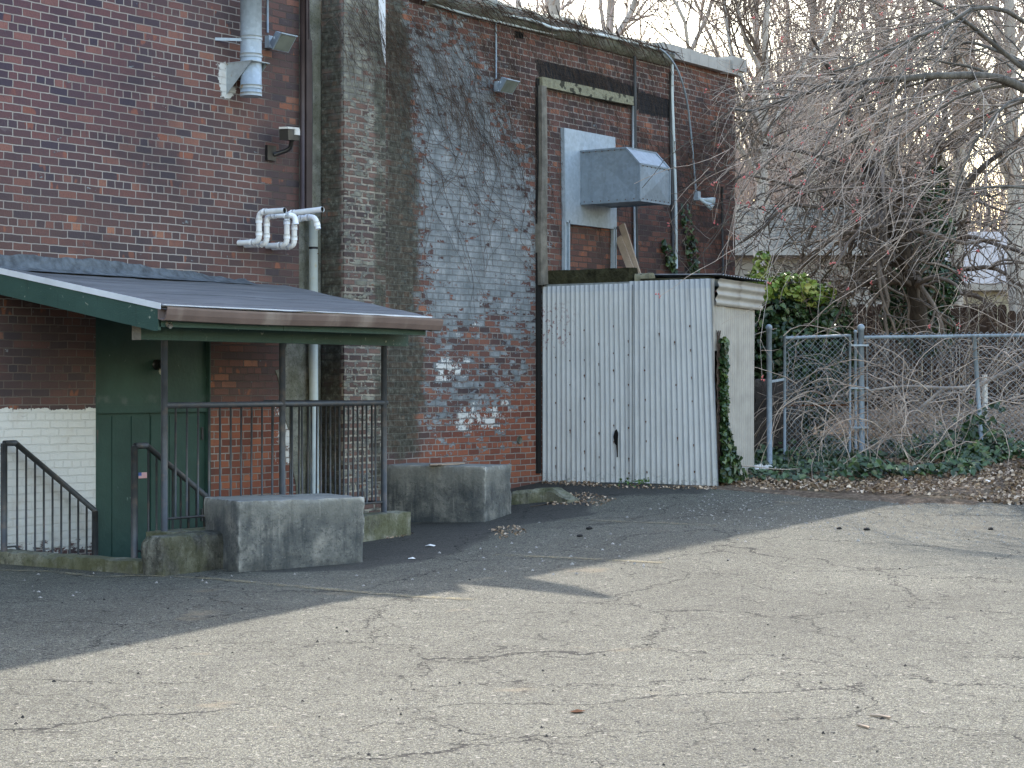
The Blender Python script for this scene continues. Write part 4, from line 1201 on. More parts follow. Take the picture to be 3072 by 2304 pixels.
# fixing holes with short rust runs
mb = MB()
for c in range(3, 33, 3):
    s = .068 * (c + .25)
    for r_ in range(8):
        if rs.random() < .22: continue
        z = 2.35 - r_ * .275 + rs.uniform(-.03, .03) - .03 * (c % 7) - .12 * rs.random()
        if z < .55: continue
        lean = (.03 if s < half else .10) * (1 - (z - .4) / 2.37) * s / 2.35
        y = -(s + lean); x = SX - .026
        h = rs.uniform(.002, .04)
        aa = np.linspace(0, 2 * np.pi, 7)[:-1]; rr_ = rs.uniform(.006, .011)
        mb.add([(x - .0015, y + rr_ * math.cos(a_), z + rr_ * 1.3 * math.sin(a_)) for a_ in aa], [tuple(range(6))])
        mb.add([(x, y - .006, z + .006), (x, y + .006, z + .006), (x, y + .003, z - h), (x, y - .003, z - h)], [(0, 1, 2, 3)])
mb.build('fixings', M['rustpatch'], shed)['kind'] = 'stuff'
mb = MB(); mb.bar((SX - .024, -half - .0, .42), (SX - .024, -half, 2.76), .004, .006); mb.build('seam', M['darkpipe'], shed)
mb = MB(); y = -1.08; z = .98
mb.add([(SX - .03, y - .03, z + .05), (SX - .03, y - .01, z + .09), (SX - .03, y + .02, z + .07), (SX - .03, y + .04, z + .0), (SX - .03, y + .02, z - .08), (SX - .03, y + .0, z - .1), (SX - .03, y - .01, z - .24), (SX - .03, y - .025, z - .24), (SX - .03, y - .025, z - .08)], [tuple(range(9))])
mb.build('torn_hole', M['void'], shed)
mb = MB()                                        # front face, parallel to the building
xf0, xf1 = SX + .0, SX + 1.0
V, F = corr((xf0 + .24, -SW - .01), (xf1, -SW - .01), .42, 2.55, .045, .004, off=0); mb.add(V, F, True)
mb.build('front_sheet', M['sheet2'], shed)
V, F = corr((xf0 + .02, -SW - .0), (xf0 + .26, -SW - .03), 1.98, 2.56, .06, .008); mb = MB(); mb.add(V, F, True); mb.build('front_strip', M['sheet2'], shed)
mb = MB()                                        # fascia of sheet laid sideways
nzz = 40; V = []
for i in range(2):
    x = (SX + .0, SX + 1.12)[i]
    for j in range(nzz + 1):
        z = 2.50 + .30 * j / nzz
        V.append((x, -SW - .045 - .012 * math.sin(2 * math.pi * (z - 2.5) / .095) - .05 * (j / nzz), z - .03 * i))
F = [(j, nzz + 1 + j, nzz + 2 + j, j + 1) for j in range(nzz)]
mb.add(V, F, True); mb.build('fascia', M['sheet2'], shed)
mb = MB()                                        # roof sheet, ribs running out from the wall
n = 110; V = []
for j in range(2):
    for i in range(n + 1):
        x = SX + .55 * (j == 0) * .9 + (1.16 - .55 * (j == 0) * .9) * i / n
        y = (-.4, -SW - .12)[j]
        V.append((x, y, (2.93, 2.845)[j] + .009 * math.sin(2 * math.pi * i / n * 1.1 / .06) - .03 * i / n))
F = [(i, i + 1, n + 2 + i, n + 1 + i) for i in range(n)]
mb.add(V, F, True); mb.build('roof_sheet', M['roofsheet'], shed)
mb = MB(); mb.box((SX + .02, -SW + .02, 2.72), (SX + 1.02, -.02, 2.80)); mb.build('roof_deck', M['roofsheet'], shed)
mb = slab('x', (SX + .03, -1.25, 2.77), (SX + .19, -.01, 2.97), None, seed=5, amp=.02, step=.08, chip=.04); mb.build('roof_beam', M['mossbeam'], shed)
mb = slab('x', (SX + .03, -2.3, 2.77), (SX + .15, -1.35, 2.83), None, seed=6, amp=.012, step=.08); mb.build('roof_beam', M['mossbeam'], shed)
mb = slab('x', (SX + .04, -1.5, 2.79), (SX + .16, -1.27, 2.9), None, seed=8, amp=.02, step=.05); mb.build('timber_offcut', M['lintel'], shed)
mb = MB(); mb.box((SX + .0, -SW - .02, .4), (SX + .025, -SW + .02, 2.8)); mb.box((xf1 - .02, -SW - .0, .5), (xf1, -.1, 2.7)); mb.build('corner_trim', M['sheet2'], shed)

# ------------------------------------------------------------------ concrete blocks and kerbs
def block(label, c0, ang, L, Wd, Hh, seed):
    """c0: the near bottom corner nearest the camera on the front face; ang: heading of the front face"""
    mb = slab('x', (0, 0, -.05), (L, Wd, Hh), None, seed=seed, amp=.010, step=.035, chip=.022)
    ca, sa = math.cos(ang), math.sin(ang)
    for k, V in enumerate(mb.v):
        X = V[:, 0] * ca - V[:, 1] * sa + c0[0]; Y = V[:, 0] * sa + V[:, 1] * ca + c0[1]
        mb.v[k] = np.c_[X, Y, V[:, 2] + c0[2]]
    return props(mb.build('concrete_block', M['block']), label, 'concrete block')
def Q(px, py, Z): return P(px, py, Z)
A = Q(715, 1722, 16.0); B = Q(1095, 1704, 16.6)
ang = math.atan2(B[1] - A[1], B[0] - A[0]); L = math.hypot(*(B - A)[:2])
block('large gray concrete block with a chipped top edge, nearest to the camera', A, ang, L, .74, .592, 1.0)
A = Q(1456, 1572, 20.5); B = Q(1180, 1549, 20.95); 
ang2 = math.atan2(A[1] - B[1], A[0] - B[0]); L2 = math.hypot(*(B - A)[:2]) + .1
B2 = A - np.array([math.cos(ang2), math.sin(ang2), 0]) * L2
B2[2] = A[2]
block('darker streaked concrete block behind the last canopy post, a peeled board on its top', B2, ang2, L2, .66, .60, 22.0)
c = Q(1340, 1380, 20.9)
mb = MB(); n = 14
V = [(c[0] + .3 * math.cos(a) * rs.uniform(.7, 1.1), c[1] + .12 * math.sin(a) * rs.uniform(.7, 1.1), 0) for a in np.linspace(0, 6.28, n, endpoint=False)]
zt2 = A[2] + .605
mb.prism([(v[0], v[1], zt2) for v in V], (0, 0, .012)); props(mb.build('peeled_board', M['board']), 'flat peeled scrap of board lying on the rear concrete block', 'board')
def kerb(label, pts, wd, hh, m='mossconc', seed=0):
    q = np.array([Gd(a, b) for a, b in pts]); q = spline(q, 18)
    t = norm(np.gradient(q, axis=0)); s_ = np.stack([-t[:, 1], t[:, 0], t[:, 2] * 0], -1)
    prof = [(-.5, -.25), (-.5, .75), (-.38, 1), (.38, 1), (.5, .75), (.5, -.25)]
    V = []
    for i in range(len(q)):
        f = min(1, (i + .6) / 2.5, (len(q) - i) / 5)
        for u, v in prof:
            k = mnoise.noise(Vector((i * .7 + seed, u * 3, v * 2))) * .018
            V.append(q[i] + s_[i] * (u * wd + k) + np.array([0, 0, v * hh * (f if v > 0 else 1) + k]))
    n = len(prof)
    F = [(i * n + j, i * n + (j + 1) % n, (i + 1) * n + (j + 1) % n, (i + 1) * n + j) for i in range(len(q) - 1) for j in range(n)]
    mb = MB(); mb.add(V, F + [tuple(range(n)), tuple(range((len(q) - 1) * n, len(q) * n))[::-1]])
    return props(mb.build('kerb', M[m]), label, 'kerb')
kerb('low mossy broken kerb on the asphalt between the rear block and the shed', [(1525, 1512), (1580, 1508), (1650, 1502), (1720, 1506)], .17, .14)
A = Q(502, 1704, 15.75)
mb = slab('x', (A[0] - .05, A[1] - .0, -.05), (A[0] + .9, A[1] + .26, .375), None, seed=31, amp=.02, step=.05, chip=.05)
props(mb.build('low_stone_block', M['mossdark']), 'low rough mossy block between the kerb and the large concrete block', 'stone block')

# ------------------------------------------------------------------ chain link fence and gate
ZF = lambda px: np.interp(px, [2300, 2585, 3072, 3500], [24.0, 24.4, 23.6, 23.0])
def FP(px, z, dz=0.0):
    p = P(px, 1152, ZF(px) + dz); p[2] = z; return p
ZR, ZBm = 2.18, .66
post = thing('fence_post', 'free standing galvanised post with a domed cap left of the chain link gate', 'post', FP(2308, .55))
mb = MB(); mb.tube([FP(2309, .5), FP(2307, 2.29)], .034, 14); mb.build('post', M['pipe'], post)
mb = MB(); mb.ball(FP(2307, 2.29), .043, 7, (1, 1, 1)); mb.build('cap', M['pipe'], post)
def mesh_panel(mb, A, B, z0, z1, q=.036, r=.0031):
    A, B = np.asarray(A, float), np.asarray(B, float); L = np.linalg.norm((B - A)[:2]); t = (B - A) / np.linalg.norm((B - A)[:2]); t[2] = 0
    n = int(L / q); m = int((z1 - z0) / q) + 1
    j = np.arange(m + 1)
    Pp = np.empty((n, m + 1, 3))
    for k in range(n):
        x = q * (k + ((j + k) % 2)); Pp[k] = A + t * x[:, None]; Pp[k, :, 2] = z0 + j * q
    Pp[:, :, 1] += .02 * np.sin(Pp[:, :, 0] * 3 + Pp[:, :, 2] * 2)
    V, F = tubes(Pp, np.full((n, m + 1), r), 3); mb.add(V, F, True)
gate = thing('chain_link_gate', 'narrow chain link gate overgrown with brambles between two posts', 'gate', FP(2450, .6))
ga, gb = FP(2354, 0, .25), FP(2550, 0, .0)
mb = MB()
def V3(p, z): return np.array([p[0], p[1], z])
mb.tube([V3(ga, .62), V3(ga, 2.2)], .019, 8); mb.tube([V3(gb, .72), V3(gb, 2.22)], .016, 8); mb.tube([V3(ga, 2.17), V3(gb, 2.20)], .019, 8); mb.tube([V3(ga, .64), V3(gb, .62)], .016, 8); mb.build('frame', M['pipe'], gate)
mb = MB(); mb.tube([V3(ga, 1.33), V3(gb, 1.34)], .012, 6); mb.build('cross_bar', M['rustpatch'], gate)
mb = MB(); mesh_panel(mb, ga, gb, .66, 2.2); mb.build('mesh', M['pipe'], gate)
mb = MB(); mb.bar(V3(FP(2312, 0), 1.63), V3(ga, 1.66), .006, .03); mb.build('latch', M['galv'], gate)
fence = thing('chain_link_fence', 'galvanised chain link fence with bare brambles woven through it', 'fence', FP(2800, .66))
mb = MB(); mb.tube([FP(2586, .5), FP(2583, 2.30)], .036, 14); mb.ball(FP(2583, 2.30), .046, 7, (1, 1, 1.05)); mb.build('terminal_post', M['pipe'], fence)
mb = MB(); mb.tube([FP(2568, .6), FP(2566, 2.25)], .018, 10); mb.ball(FP(2566, 2.25), .024, 5); mb.build('gate_post', M['pipe'], fence)
mb = MB()
for z in (2.08, 1.55, 1.06): mb.bar(FP(2552, z), FP(2605, z), .05, .022)
mb.build('clamps', M['galv'], fence)
mb = MB(); mb.tube([FP(2593, ZR), FP(3600, ZR + .02)], .0205, 10); mb.build('top_rail', M['pipe'], fence)
for a, b_ in ((2922, 2948), (3400, 3400)):
    mb = MB(); mb.tube([FP(b_, .7), FP(a, ZR)], .026, 10); mb.build('line_post', M['pipe'], fence)
mb = MB(); mesh_panel(mb, FP(2605, 0), FP(3560, 0), .72, ZR + .05); mb.tube([FP(2603, .75), FP(2601, 2.2)], .005, 5); mb.build('mesh', M['pipe'], fence)
mb = MB(); a = P(2957, 1300, 24.7); b_ = P(2954, 1124, 24.7)
mb.bar(a, b_, .10, .03, up=(0, 1, 0)); props(mb.build('white_stake', M['white']), 'peeling white wooden stake standing behind the chain link fence', 'stake')
mb = slab('x', (0, 0, 0), (1.0, .1, 1.0), None, seed=77, step=.1)
A = P(2262, 1345, 24.9)
t_ = norm(Rv)
for k, V in enumerate(mb.v): mb.v[k] = A + V[:, :1] * t_ * .62 + V[:, 1:2] * Fv + V[:, 2:] * Uv * .88
props(mb.build('weathered_panel', concm('weathered_panel', (.075, .065, .06), (.03, .027, .026), (.14, .13, .12))), 'weathered gray brown panel standing behind the free post beside the shed', 'panel')

# ------------------------------------------------------------------ houses and board fence beyond
def PZ(px, Z, z): p = P(px, 1152, Z); p[2] = z; return p
def house(label, pxa, pxb, Z, zb, ze, zr, depth, wallm, roofm, over=.35, skew=0.0):
    a, b_ = PZ(pxa, Z, 0), PZ(pxb, Z + skew, 0)
    t = (b_ - a) / np.linalg.norm(b_ - a); nrm = np.array([-t[1], t[0], 0])
    if nrm @ Fv < 0: nrm = -nrm
    L = np.linalg.norm(b_ - a)
    h = thing('house', label, 'house', V3((a + b_) / 2, zb))
    pt = lambda s, d, z: V3(a + t * s + nrm * d, z)
    mb = MB(); rows = int((ze - zb) / .16)
    for i in range(rows):
        z0, z1 = zb + (ze - zb) * i / rows, zb + (ze - zb) * (i + 1) / rows
        mb.add([pt(0, -.03, z0), pt(L, -.03, z0), pt(L, -.005, z1), pt(0, -.005, z1)], [(0, 1, 2, 3)])
        mb.add([pt(0, -.03, z0), pt(L, -.03, z0), pt(L, .0, z0), pt(0, .0, z0)], [(0, 1, 2, 3)])
    mb.prism([pt(0, 0, zb), pt(0, 0, ze), pt(0, depth / 2, zr - .05), pt(0, depth, ze), pt(0, depth, zb)], t * L)
    mb.build('wall', wallm, h)
    mb = MB()
    mb.prism([pt(-over, -over, ze - .08), pt(-over, depth / 2, zr), pt(-over, depth + over, ze - .08), pt(-over, depth + over, ze - .16), pt(-over, depth / 2, zr - .12), pt(-over, -over, ze - .16)], t * (L + 2 * over))
    r_ = mb.build('roof', roofm, h)
    mb = MB(); mb.prism([pt(-over, -over - .03, ze - .22), pt(L + over, -over - .03, ze - .22), pt(L + over, -over - .03, ze - .06), pt(-over, -over - .03, ze - .06)], nrm * .03)
    mb.build('eave_board', M['cope'], h)
    return h
house('beige sided house with a gray shingle roof behind the brambles', 1900, 2670, 40, .9, 4.42, 5.55, 6.4, M['siding'], M['shingle'])
house('cream house with a blue gray roof far right behind the dark board fence', 2905, 3500, 46, .9, 4.0, 5.4, 6.0, M['cream'], M['bluerf'])
wf = thing('board_fence', 'dark brown wooden fence with rounded picket tops in front of the houses', 'fence', PZ(2900, 32, 1.0))
mb = MB(); p0, p1 = PZ(2530, 32.5, 0), PZ(3400, 31.5, 0); L = np.linalg.norm(p1 - p0); t = (p1 - p0) / L
n = int(L / .15)
for i in range(n):
    s = i * .15; c = p0 + t * s; z1 = 2.9 + .02 * rs.uniform(-1, 1) - (.10 if s > 2.6 else 0) - (.08 if s > 4 else 0)
    if 0.9 < s < 1.3: z1 -= .5
    w2 = .068
    poly = [V3(c - t * w2, .9), V3(c + t * w2, .9), V3(c + t * w2, z1 - .05), V3(c + t * w2 * .5, z1), V3(c - t * w2 * .5, z1), V3(c - t * w2, z1 - .05)]
    mb.prism(poly, -Fv * .02)
mb.build('boards', M['dkwood'], wf)
for s in np.arange(0, L, 2.4):
    mb = MB(); c = p0 + t * s + Fv * .07; mb.bar(V3(c, .9), V3(c, 2.7), .1, .1); mb.build('post', M['dkwood'], wf)
mb = MB()
for z in (1.3, 2.4): mb.bar(V3(p0 + Fv * .03, z), V3(p1 + Fv * .03, z), .04, .09)
mb.build('back_rails', M['dkwood'], wf)

# ------------------------------------------------------------------ trees, vines and brambles
RG = np.random.default_rng(5)
def poly_px(pts, n=16):
    return spline([P(a, b_, Z) for a, b_, Z in pts], n)
def tubes_to(mb, Pp, R, n=4):
    V, F = tubes(Pp, R, n); mb.add(V, F, True)
def buds_at(mb, Cc, r, rng):
    base = np.array([(1, 0, 0), (-1, 0, 0), (0, 1, 0), (0, -1, 0), (0, 0, 1), (0, 0, -1)], float)
    Fb = np.array([(0, 2, 4), (2, 1, 4), (1, 3, 4), (3, 0, 4), (2, 0, 5), (1, 2, 5), (3, 1, 5), (0, 3, 5)])
    s = rng.uniform(.6, 1.3, len(Cc))[:, None, None] * r
    V = Cc[:, None] + base[None] * s
    F = (np.arange(len(Cc))[:, None, None] * 6 + Fb[None]).reshape(-1, 3)
    mb.add(V.reshape(-1, 3), F)
# the weeping maple: limbs come in from the right and hang over the fence
mt = thing('maple_tree', 'big bare tree with red buds whose drooping branches hang over the fence from the right', 'tree', PZ(3420, 23.5, .7))
LIMB = [[(3420, 1230, 23.5), (3400, 900, 23.6), (3330, 560, 23.4), (3230, 330, 23.2)],
        [(3330, 560, 23.4), (3180, 330, 23.0), (3060, 262, 22.6), (2960, 226, 22.3), (2830, 222, 22.0), (2700, 240, 21.8)],
        [(2830, 222, 22.0), (2640, 245, 21.8), (2480, 262, 21.9), (2380, 300, 22.1), (2270, 326, 22.4), (2190, 322, 22.7)],
        [(3330, 500, 23.4), (3150, 150, 22.8), (2980, 20, 22.0), (2800, 100, 21.4), (2640, 170, 21.2), (2500, 210, 21.0)],
        [(3230, 330, 23.2), (3000, 150, 22.8), (2860, 40, 22.2), (2700, -40, 21.8)],
        [(3230, 330, 23.2), (3120, 60, 23.4), (3010, -60, 23.8)],
        [(3300, 420, 23.4), (3100, 210, 24.5), (2920, 130, 25.2), (2800, 160, 25.6)],
        [(3380, 800, 23.6), (3200, 620, 22.6), (3060, 560, 22.0), (2900, 575, 21.6)]]
LR = [(.20, .13), (.065, .035), (.034, .016), (.034, .011), (.035, .014), (.035, .014), (.035, .014), (.03, .011)]
mb = MB(); PL, RL = [], []
for l, (r0, r1) in zip(LIMB, LR):
    q = poly_px(l, 18); R_ = np.linspace(r0, r1, 18)
    q = q + np.array([[mnoise.noise(Vector(p * 2)) for _ in (0,)] * 3 for p in q]) * .06
    PL.append(q); RL.append(R_)
tubes_to(mb, np.array(PL), np.array(RL), 9)
mb.build('trunk', M['bark'], mt)
PL, RL = np.array(PL[1:]), np.array(RL[1:])
left = -Rv
drp = left * .9 + np.array([0, 0, -1.0])
B1, R1 = grow(PL, RL, 84, RG, tr=(.1, 1), ang=(.3, 1.0), L=(1.0, 2.7), n=12, wob=.12, pull=left * .6 + np.array([0, 0, -1.4]), rf=.42, rtip=.3, init=left * .35, rmin=.006)
B2, R2 = grow(B1, R1, 430, RG, tr=(.1, .95), ang=(.3, .9), L=(.5, 1.8), n=10, wob=.13, pull=left * .4 + np.array([0, 0, -.9]), rf=.6, rtip=.5, init=left * .15, rmin=.0038)
B3, R3 = grow(B2, R2, 1000, RG, tr=(.1, .95), ang=(.5, 1.2), L=(.12, .6), n=6, wob=.2, pull=left * .4 + np.array([0, 0, .1]), rf=.75, rtip=.6, rmin=.0028)
def trim(A_, R_, keep):
    px = 1536 + FOC * ((A_ - C0) @ Rv) / ((A_ - C0) @ Fv)
    ok = (px.min(axis=1) > 2130) | (RG.random(len(A_)) < keep)
    return A_[ok], R_[ok]
B1, R1 = trim(B1, R1, .45); B2, R2 = trim(B2, R2, .10); B3, R3 = trim(B3, R3, .10)
mb = MB(); tubes_to(mb, B1, R1, 5); mb.build('branches', M['bark'], mt)
mb = MB(); tubes_to(mb, B2, R2, 4); tubes_to(mb, B3, R3, 3)
mb.build('twigs', M['twig'], mt)
ends = np.r_[B2[RG.random(len(B2)) < .22, -1], B3[RG.random(len(B3)) < .10, -1]]
ends = np.repeat(ends, 4, axis=0) + RG.normal(size=(len(ends) * 4, 3)) * .016
mb = MB(); buds_at(mb, ends, .0105, RG); mb.build('buds', M['bud'], mt)['kind'] = 'stuff'

# dark leaning trees hung with vines in the middle distance
def tree(label, limbs, radii, bark, twigm, levels, seed, name='bare_tree', cat='tree', group=None, extra_ivy=None):
    rng = np.random.default_rng(seed)
    base = poly_px(limbs[0], 8)[0]
    t = thing(name, label, cat, base, group)
    PLs, RLs = [], []
    for l, (r0, r1) in zip(limbs, radii):
        q = poly_px(l, 14); q += np.array([[mnoise.noise(Vector(p * 1.3 + seed + k)) for k in (0, 9, 21)] for p in q]) * .12
        PLs.append(q); RLs.append(np.linspace(r0, r1, 14))
    mb = MB(); tubes_to(mb, np.array(PLs), np.array(RLs), 8); mb.build('trunk', bark, t)
    cur, cr = np.array(PLs), np.array(RLs)
    mb = MB()
    for lv in levels:
        cur, cr = grow(cur, cr, rng=rng, **lv['g'])
        tubes_to(mb, cur, cr, lv.get('sides', 3))
    mb.build('branches', twigm, t)
    return t, cur
up = np.array([0, 0, 1.])
tree('dark bare tree leaning left with hanging curly vines behind the gate',
     [[(2790, 1050, 26.5), (2740, 860, 26.2), (2700, 740, 26), (2650, 620, 25.8), (2605, 500, 25.5)], [(2605, 500, 25.5), (2560, 380, 25.7), (2500, 250, 26), (2440, 100, 26)], [(2640, 600, 25.8), (2560, 520, 26), (2440, 470, 26.2), (2300, 440, 26.4)], [(2605, 500, 25.5), (2680, 380, 26.8), (2720, 220, 28), (2740, 40, 28)]],
     [(.13, .10), (.07, .02), (.05, .02), (.06, .02)], M['barkd'], M['twigd'],
     [dict(g=dict(count=60, tr=(.2, 1), ang=(.5, 1.2), L=(1.2, 2.6), n=11, wob=.28, pull=(0, 0, -1.6), rf=.35, rtip=.4, rmin=.01), sides=5),
      dict(g=dict(count=260, tr=(.05, 1), ang=(.6, 1.4), L=(.6, 1.7), n=10, wob=.38, pull=(0, 0, -1.4), rf=.6, rtip=.5, rmin=.006), sides=4),
      dict(g=dict(count=950, tr=(.05, 1), ang=(.6, 1.4), L=(.2, .8), n=6, wob=.4, pull=(0, 0, -.4), rf=.7, rtip=.6, rmin=.0045))], 11)
tree('dark ivy wrapped tree right of the leaning tree',
     [[(2830, 1060, 29.5), (2800, 880, 29.4), (2775, 760, 29.2), (2745, 640, 29), (2700, 540, 28.8)], [(2745, 640, 29), (2790, 480, 29.2), (2850, 300, 29.5), (2880, 60, 29.8)], [(2775, 700, 29), (2880, 560, 29), (2990, 470, 29), (3120, 400, 29)], [(2700, 540, 28.8), (2660, 440, 28.7), (2600, 330, 28.5), (2560, 180, 28.2)]],
     [(.17, .09), (.08, .02), (.07, .02), (.06, .02)], M['barkd'], M['twigd'],
     [dict(g=dict(count=60, tr=(.2, 1), ang=(.5, 1.2), L=(1.2, 2.6), n=11, wob=.25, pull=(0, 0, -1.0), rf=.35, rtip=.4, rmin=.01), sides=5),
      dict(g=dict(count=260, tr=(.05, 1), ang=(.6, 1.4), L=(.6, 1.7), n=10, wob=.32, pull=(0, 0, -1.0), rf=.6, rtip=.5, rmin=.006), sides=4),
      dict(g=dict(count=950, tr=(.05, 1), ang=(.6, 1.4), L=(.2, .8), n=6, wob=.35, pull=(0, 0, -.2), rf=.7, rtip=.6, rmin=.0045))], 12)
# paler trees beyond the roof and the houses
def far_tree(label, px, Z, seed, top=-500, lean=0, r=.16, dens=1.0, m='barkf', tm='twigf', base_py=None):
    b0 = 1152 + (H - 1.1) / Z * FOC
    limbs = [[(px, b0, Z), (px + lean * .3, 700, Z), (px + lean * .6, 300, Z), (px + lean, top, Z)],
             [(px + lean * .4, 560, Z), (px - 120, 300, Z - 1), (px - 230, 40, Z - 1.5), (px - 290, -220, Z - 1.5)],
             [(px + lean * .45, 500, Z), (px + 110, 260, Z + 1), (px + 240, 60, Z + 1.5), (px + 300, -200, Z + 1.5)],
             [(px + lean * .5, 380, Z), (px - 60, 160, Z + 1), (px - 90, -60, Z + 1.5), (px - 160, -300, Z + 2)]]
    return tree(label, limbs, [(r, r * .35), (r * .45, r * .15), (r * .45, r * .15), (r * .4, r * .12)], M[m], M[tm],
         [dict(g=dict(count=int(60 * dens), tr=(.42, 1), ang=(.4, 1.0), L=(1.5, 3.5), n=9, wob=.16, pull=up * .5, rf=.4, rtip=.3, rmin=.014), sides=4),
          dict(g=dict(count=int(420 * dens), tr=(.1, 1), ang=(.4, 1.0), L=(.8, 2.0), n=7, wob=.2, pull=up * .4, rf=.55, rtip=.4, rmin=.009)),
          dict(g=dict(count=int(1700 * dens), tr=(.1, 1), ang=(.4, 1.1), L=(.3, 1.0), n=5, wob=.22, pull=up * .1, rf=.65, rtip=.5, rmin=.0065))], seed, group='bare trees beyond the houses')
far_tree('pale bare tree rising over the right wing roof', 1640, 40, 21, r=.26, lean=30, dens=.6)
far_tree('second bare tree rising over the roof edge, just left of the leaning sky gap', 1880, 46, 22, r=.2, dens=.9, lean=-60)
far_tree('thicket-like brown tree right behind the building\'s right corner', 2260, 36, 23, r=.12, dens=1.0, lean=60, tm='twigd')
far_tree('tall bare tree behind the shingle roof', 2440, 44, 24, r=.16, dens=1.3)
far_tree('pale forked tree trunk showing against the sky behind the maple branches', 2670, 47, 25, r=.24, dens=1.1, lean=-30)
far_tree('tall bare tree behind the gap between the two houses', 2860, 44, 26, r=.2, dens=1.2, lean=40)
far_tree('bare tree rising behind the cream house', 3060, 42, 27, r=.24, dens=1.2, lean=-40)
far_tree('bare tree with fine twigs low behind the shingle roof', 2330, 52, 28, r=.15, dens=1.2, lean=-80)

# distant woods closing the view between the trunks
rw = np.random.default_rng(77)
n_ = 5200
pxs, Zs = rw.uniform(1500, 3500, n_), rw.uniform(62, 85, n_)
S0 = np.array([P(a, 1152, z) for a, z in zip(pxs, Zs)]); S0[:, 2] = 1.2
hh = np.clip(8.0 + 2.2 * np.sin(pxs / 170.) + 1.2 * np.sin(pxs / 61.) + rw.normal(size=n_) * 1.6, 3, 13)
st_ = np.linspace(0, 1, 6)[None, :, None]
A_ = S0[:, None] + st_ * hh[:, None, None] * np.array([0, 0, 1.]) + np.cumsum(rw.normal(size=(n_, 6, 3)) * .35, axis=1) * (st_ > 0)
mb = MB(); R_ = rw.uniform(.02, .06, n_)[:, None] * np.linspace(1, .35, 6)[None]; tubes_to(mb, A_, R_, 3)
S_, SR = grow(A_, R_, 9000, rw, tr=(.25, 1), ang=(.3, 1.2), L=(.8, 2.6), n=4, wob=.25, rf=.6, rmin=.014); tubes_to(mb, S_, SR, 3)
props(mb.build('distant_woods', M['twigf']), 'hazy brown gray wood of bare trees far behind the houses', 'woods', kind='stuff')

# climbing vines without leaves on the right wing
vn = thing('climbing_vine', 'bare climbing vine spread over the upper brick of the right wing', 'vine', (17.5, -.02, .5))
def wall_vines(n, region, steps, seed, slope=(-1.1, .5), r=(.002, .0045), w=.012, L=.09):
    rng = np.random.default_rng(seed)
    out = []
    q = np.array(region, float)
    while len(out) < n:
        a = rng.uniform(q[:, 0].min(), q[:, 0].max()); b_ = rng.uniform(q[:, 1].min(), q[:, 1].max())
        if seg_sdf(np.array([[a, b_]]), q)[0] > 0: continue
        p = W(a, b_, w); pts = [p.copy()]
        ang = rng.uniform(*slope)
        for _ in range(steps - 1):
            ang += rng.normal() * .22
            p = p + np.array([math.cos(ang), 0, math.sin(ang)]) * L * rng.uniform(.5, 1.3)
            p[1] = -w - rng.uniform(0, .02)
            p[2] = min(p[2], 6.0)
            pts.append(p.copy())
        out.append(pts)
    A_ = np.array(out); R_ = rng.uniform(*r, size=(n, 1)) * np.linspace(1, .5, steps)[None]
    return A_, R_
regA = DP([(700, -10), (905, -10), (1100, 40), (1400, 110), (1580, 150), (1580, 330), (1470, 320), (1440, 220), (1180, 180), (1160, 330), (1060, 330), (980, 250), (880, 240), (820, 160), (700, 60)])
mb = MB()
A_, R_ = wall_vines(1300, regA, 9, 31, slope=(-1.35, -.6), r=(.0012, .0024)); A_[A_[..., 0] < X_P1, 1] -= .31; tubes_to(mb, A_, R_, 3)
A_, R_ = wall_vines(260, DP([(1170, 190), (1440, 250), (1580, 180), (1585, 580), (1480, 560), (1460, 330), (1330, 300), (1220, 260)]), 9, 32, slope=(-1.35, -.7), r=(.0014, .0026)); tubes_to(mb, A_, R_, 3)
A_, R_ = wall_vines(60, DP([(800, 100), (1100, 140), (1160, 420), (900, 440)]), 22, 33, slope=(-1.3, -.4), r=(.002, .0036)); tubes_to(mb, A_, R_, 4)
A_, R_ = wall_vines(34, DP([(1180, 200), (1560, 200), (1560, 400), (1180, 400)]), 26, 34, slope=(-1.4, -.6), r=(.002, .0036)); tubes_to(mb, A_, R_, 4)
A_, R_ = wall_vines(230, DP([(900, -20), (1220, 12), (1440, 90), (1440, 115), (1220, 55), (950, 10)]), 8, 35, slope=(-.7, .3), r=(.003, .007), w=.15); tubes_to(mb, A_, R_, 3)
A_, R_ = wall_vines(45, DP([(690, -20), (835, -20), (835, 150), (740, 130)]), 7, 36, slope=(-1.8, -.6), r=(.002, .004), w=.33)
A_ = A_[(A_[..., 0] < X_P1).all(axis=1)]; tubes_to(mb, A_, np.broadcast_to(np.linspace(.003, .0015, 7), A_.shape[:2]), 3)
mb.build('stems', M['vine'], vn)
# ivy: on the shed corner, on the wall, on the ground, on the shrub
def leaf_obj(name, label, cat, C, Nn, S, m, rng, group=None, kind=None, parent=None):
    mb = MB(); leaves(mb, C, Nn, S, rng); o = mb.build(name, m, parent)
    if parent is None: props(o, label, cat, group, kind)
    return o
iv = thing('ivy_plant', 'dark ivy climbing the outer corner of the corrugated shed', 'ivy', (SX + .1, -SW - .05, .45))
n = 700
px = RG.normal(size=n); 
tt = RG.uniform(0, 1, n) ** 1.3
wdt = .035 + .40 * np.clip(.42 - tt, 0, 1) ** 1.0
C = np.stack([SX + .12 + wdt * RG.uniform(-.6, 1.9, n), -SW - .05 - .05 * RG.uniform(0, 1, n) - .25 * np.clip(.35 - tt, 0, 1) * RG.uniform(0, 1, n), .5 + tt * 1.62], -1)
leaf_obj('leaves', None, None, C, np.tile([0, -1, .25], (n, 1)), RG.uniform(.05, .09, n), M['ivy'], RG, parent=iv)
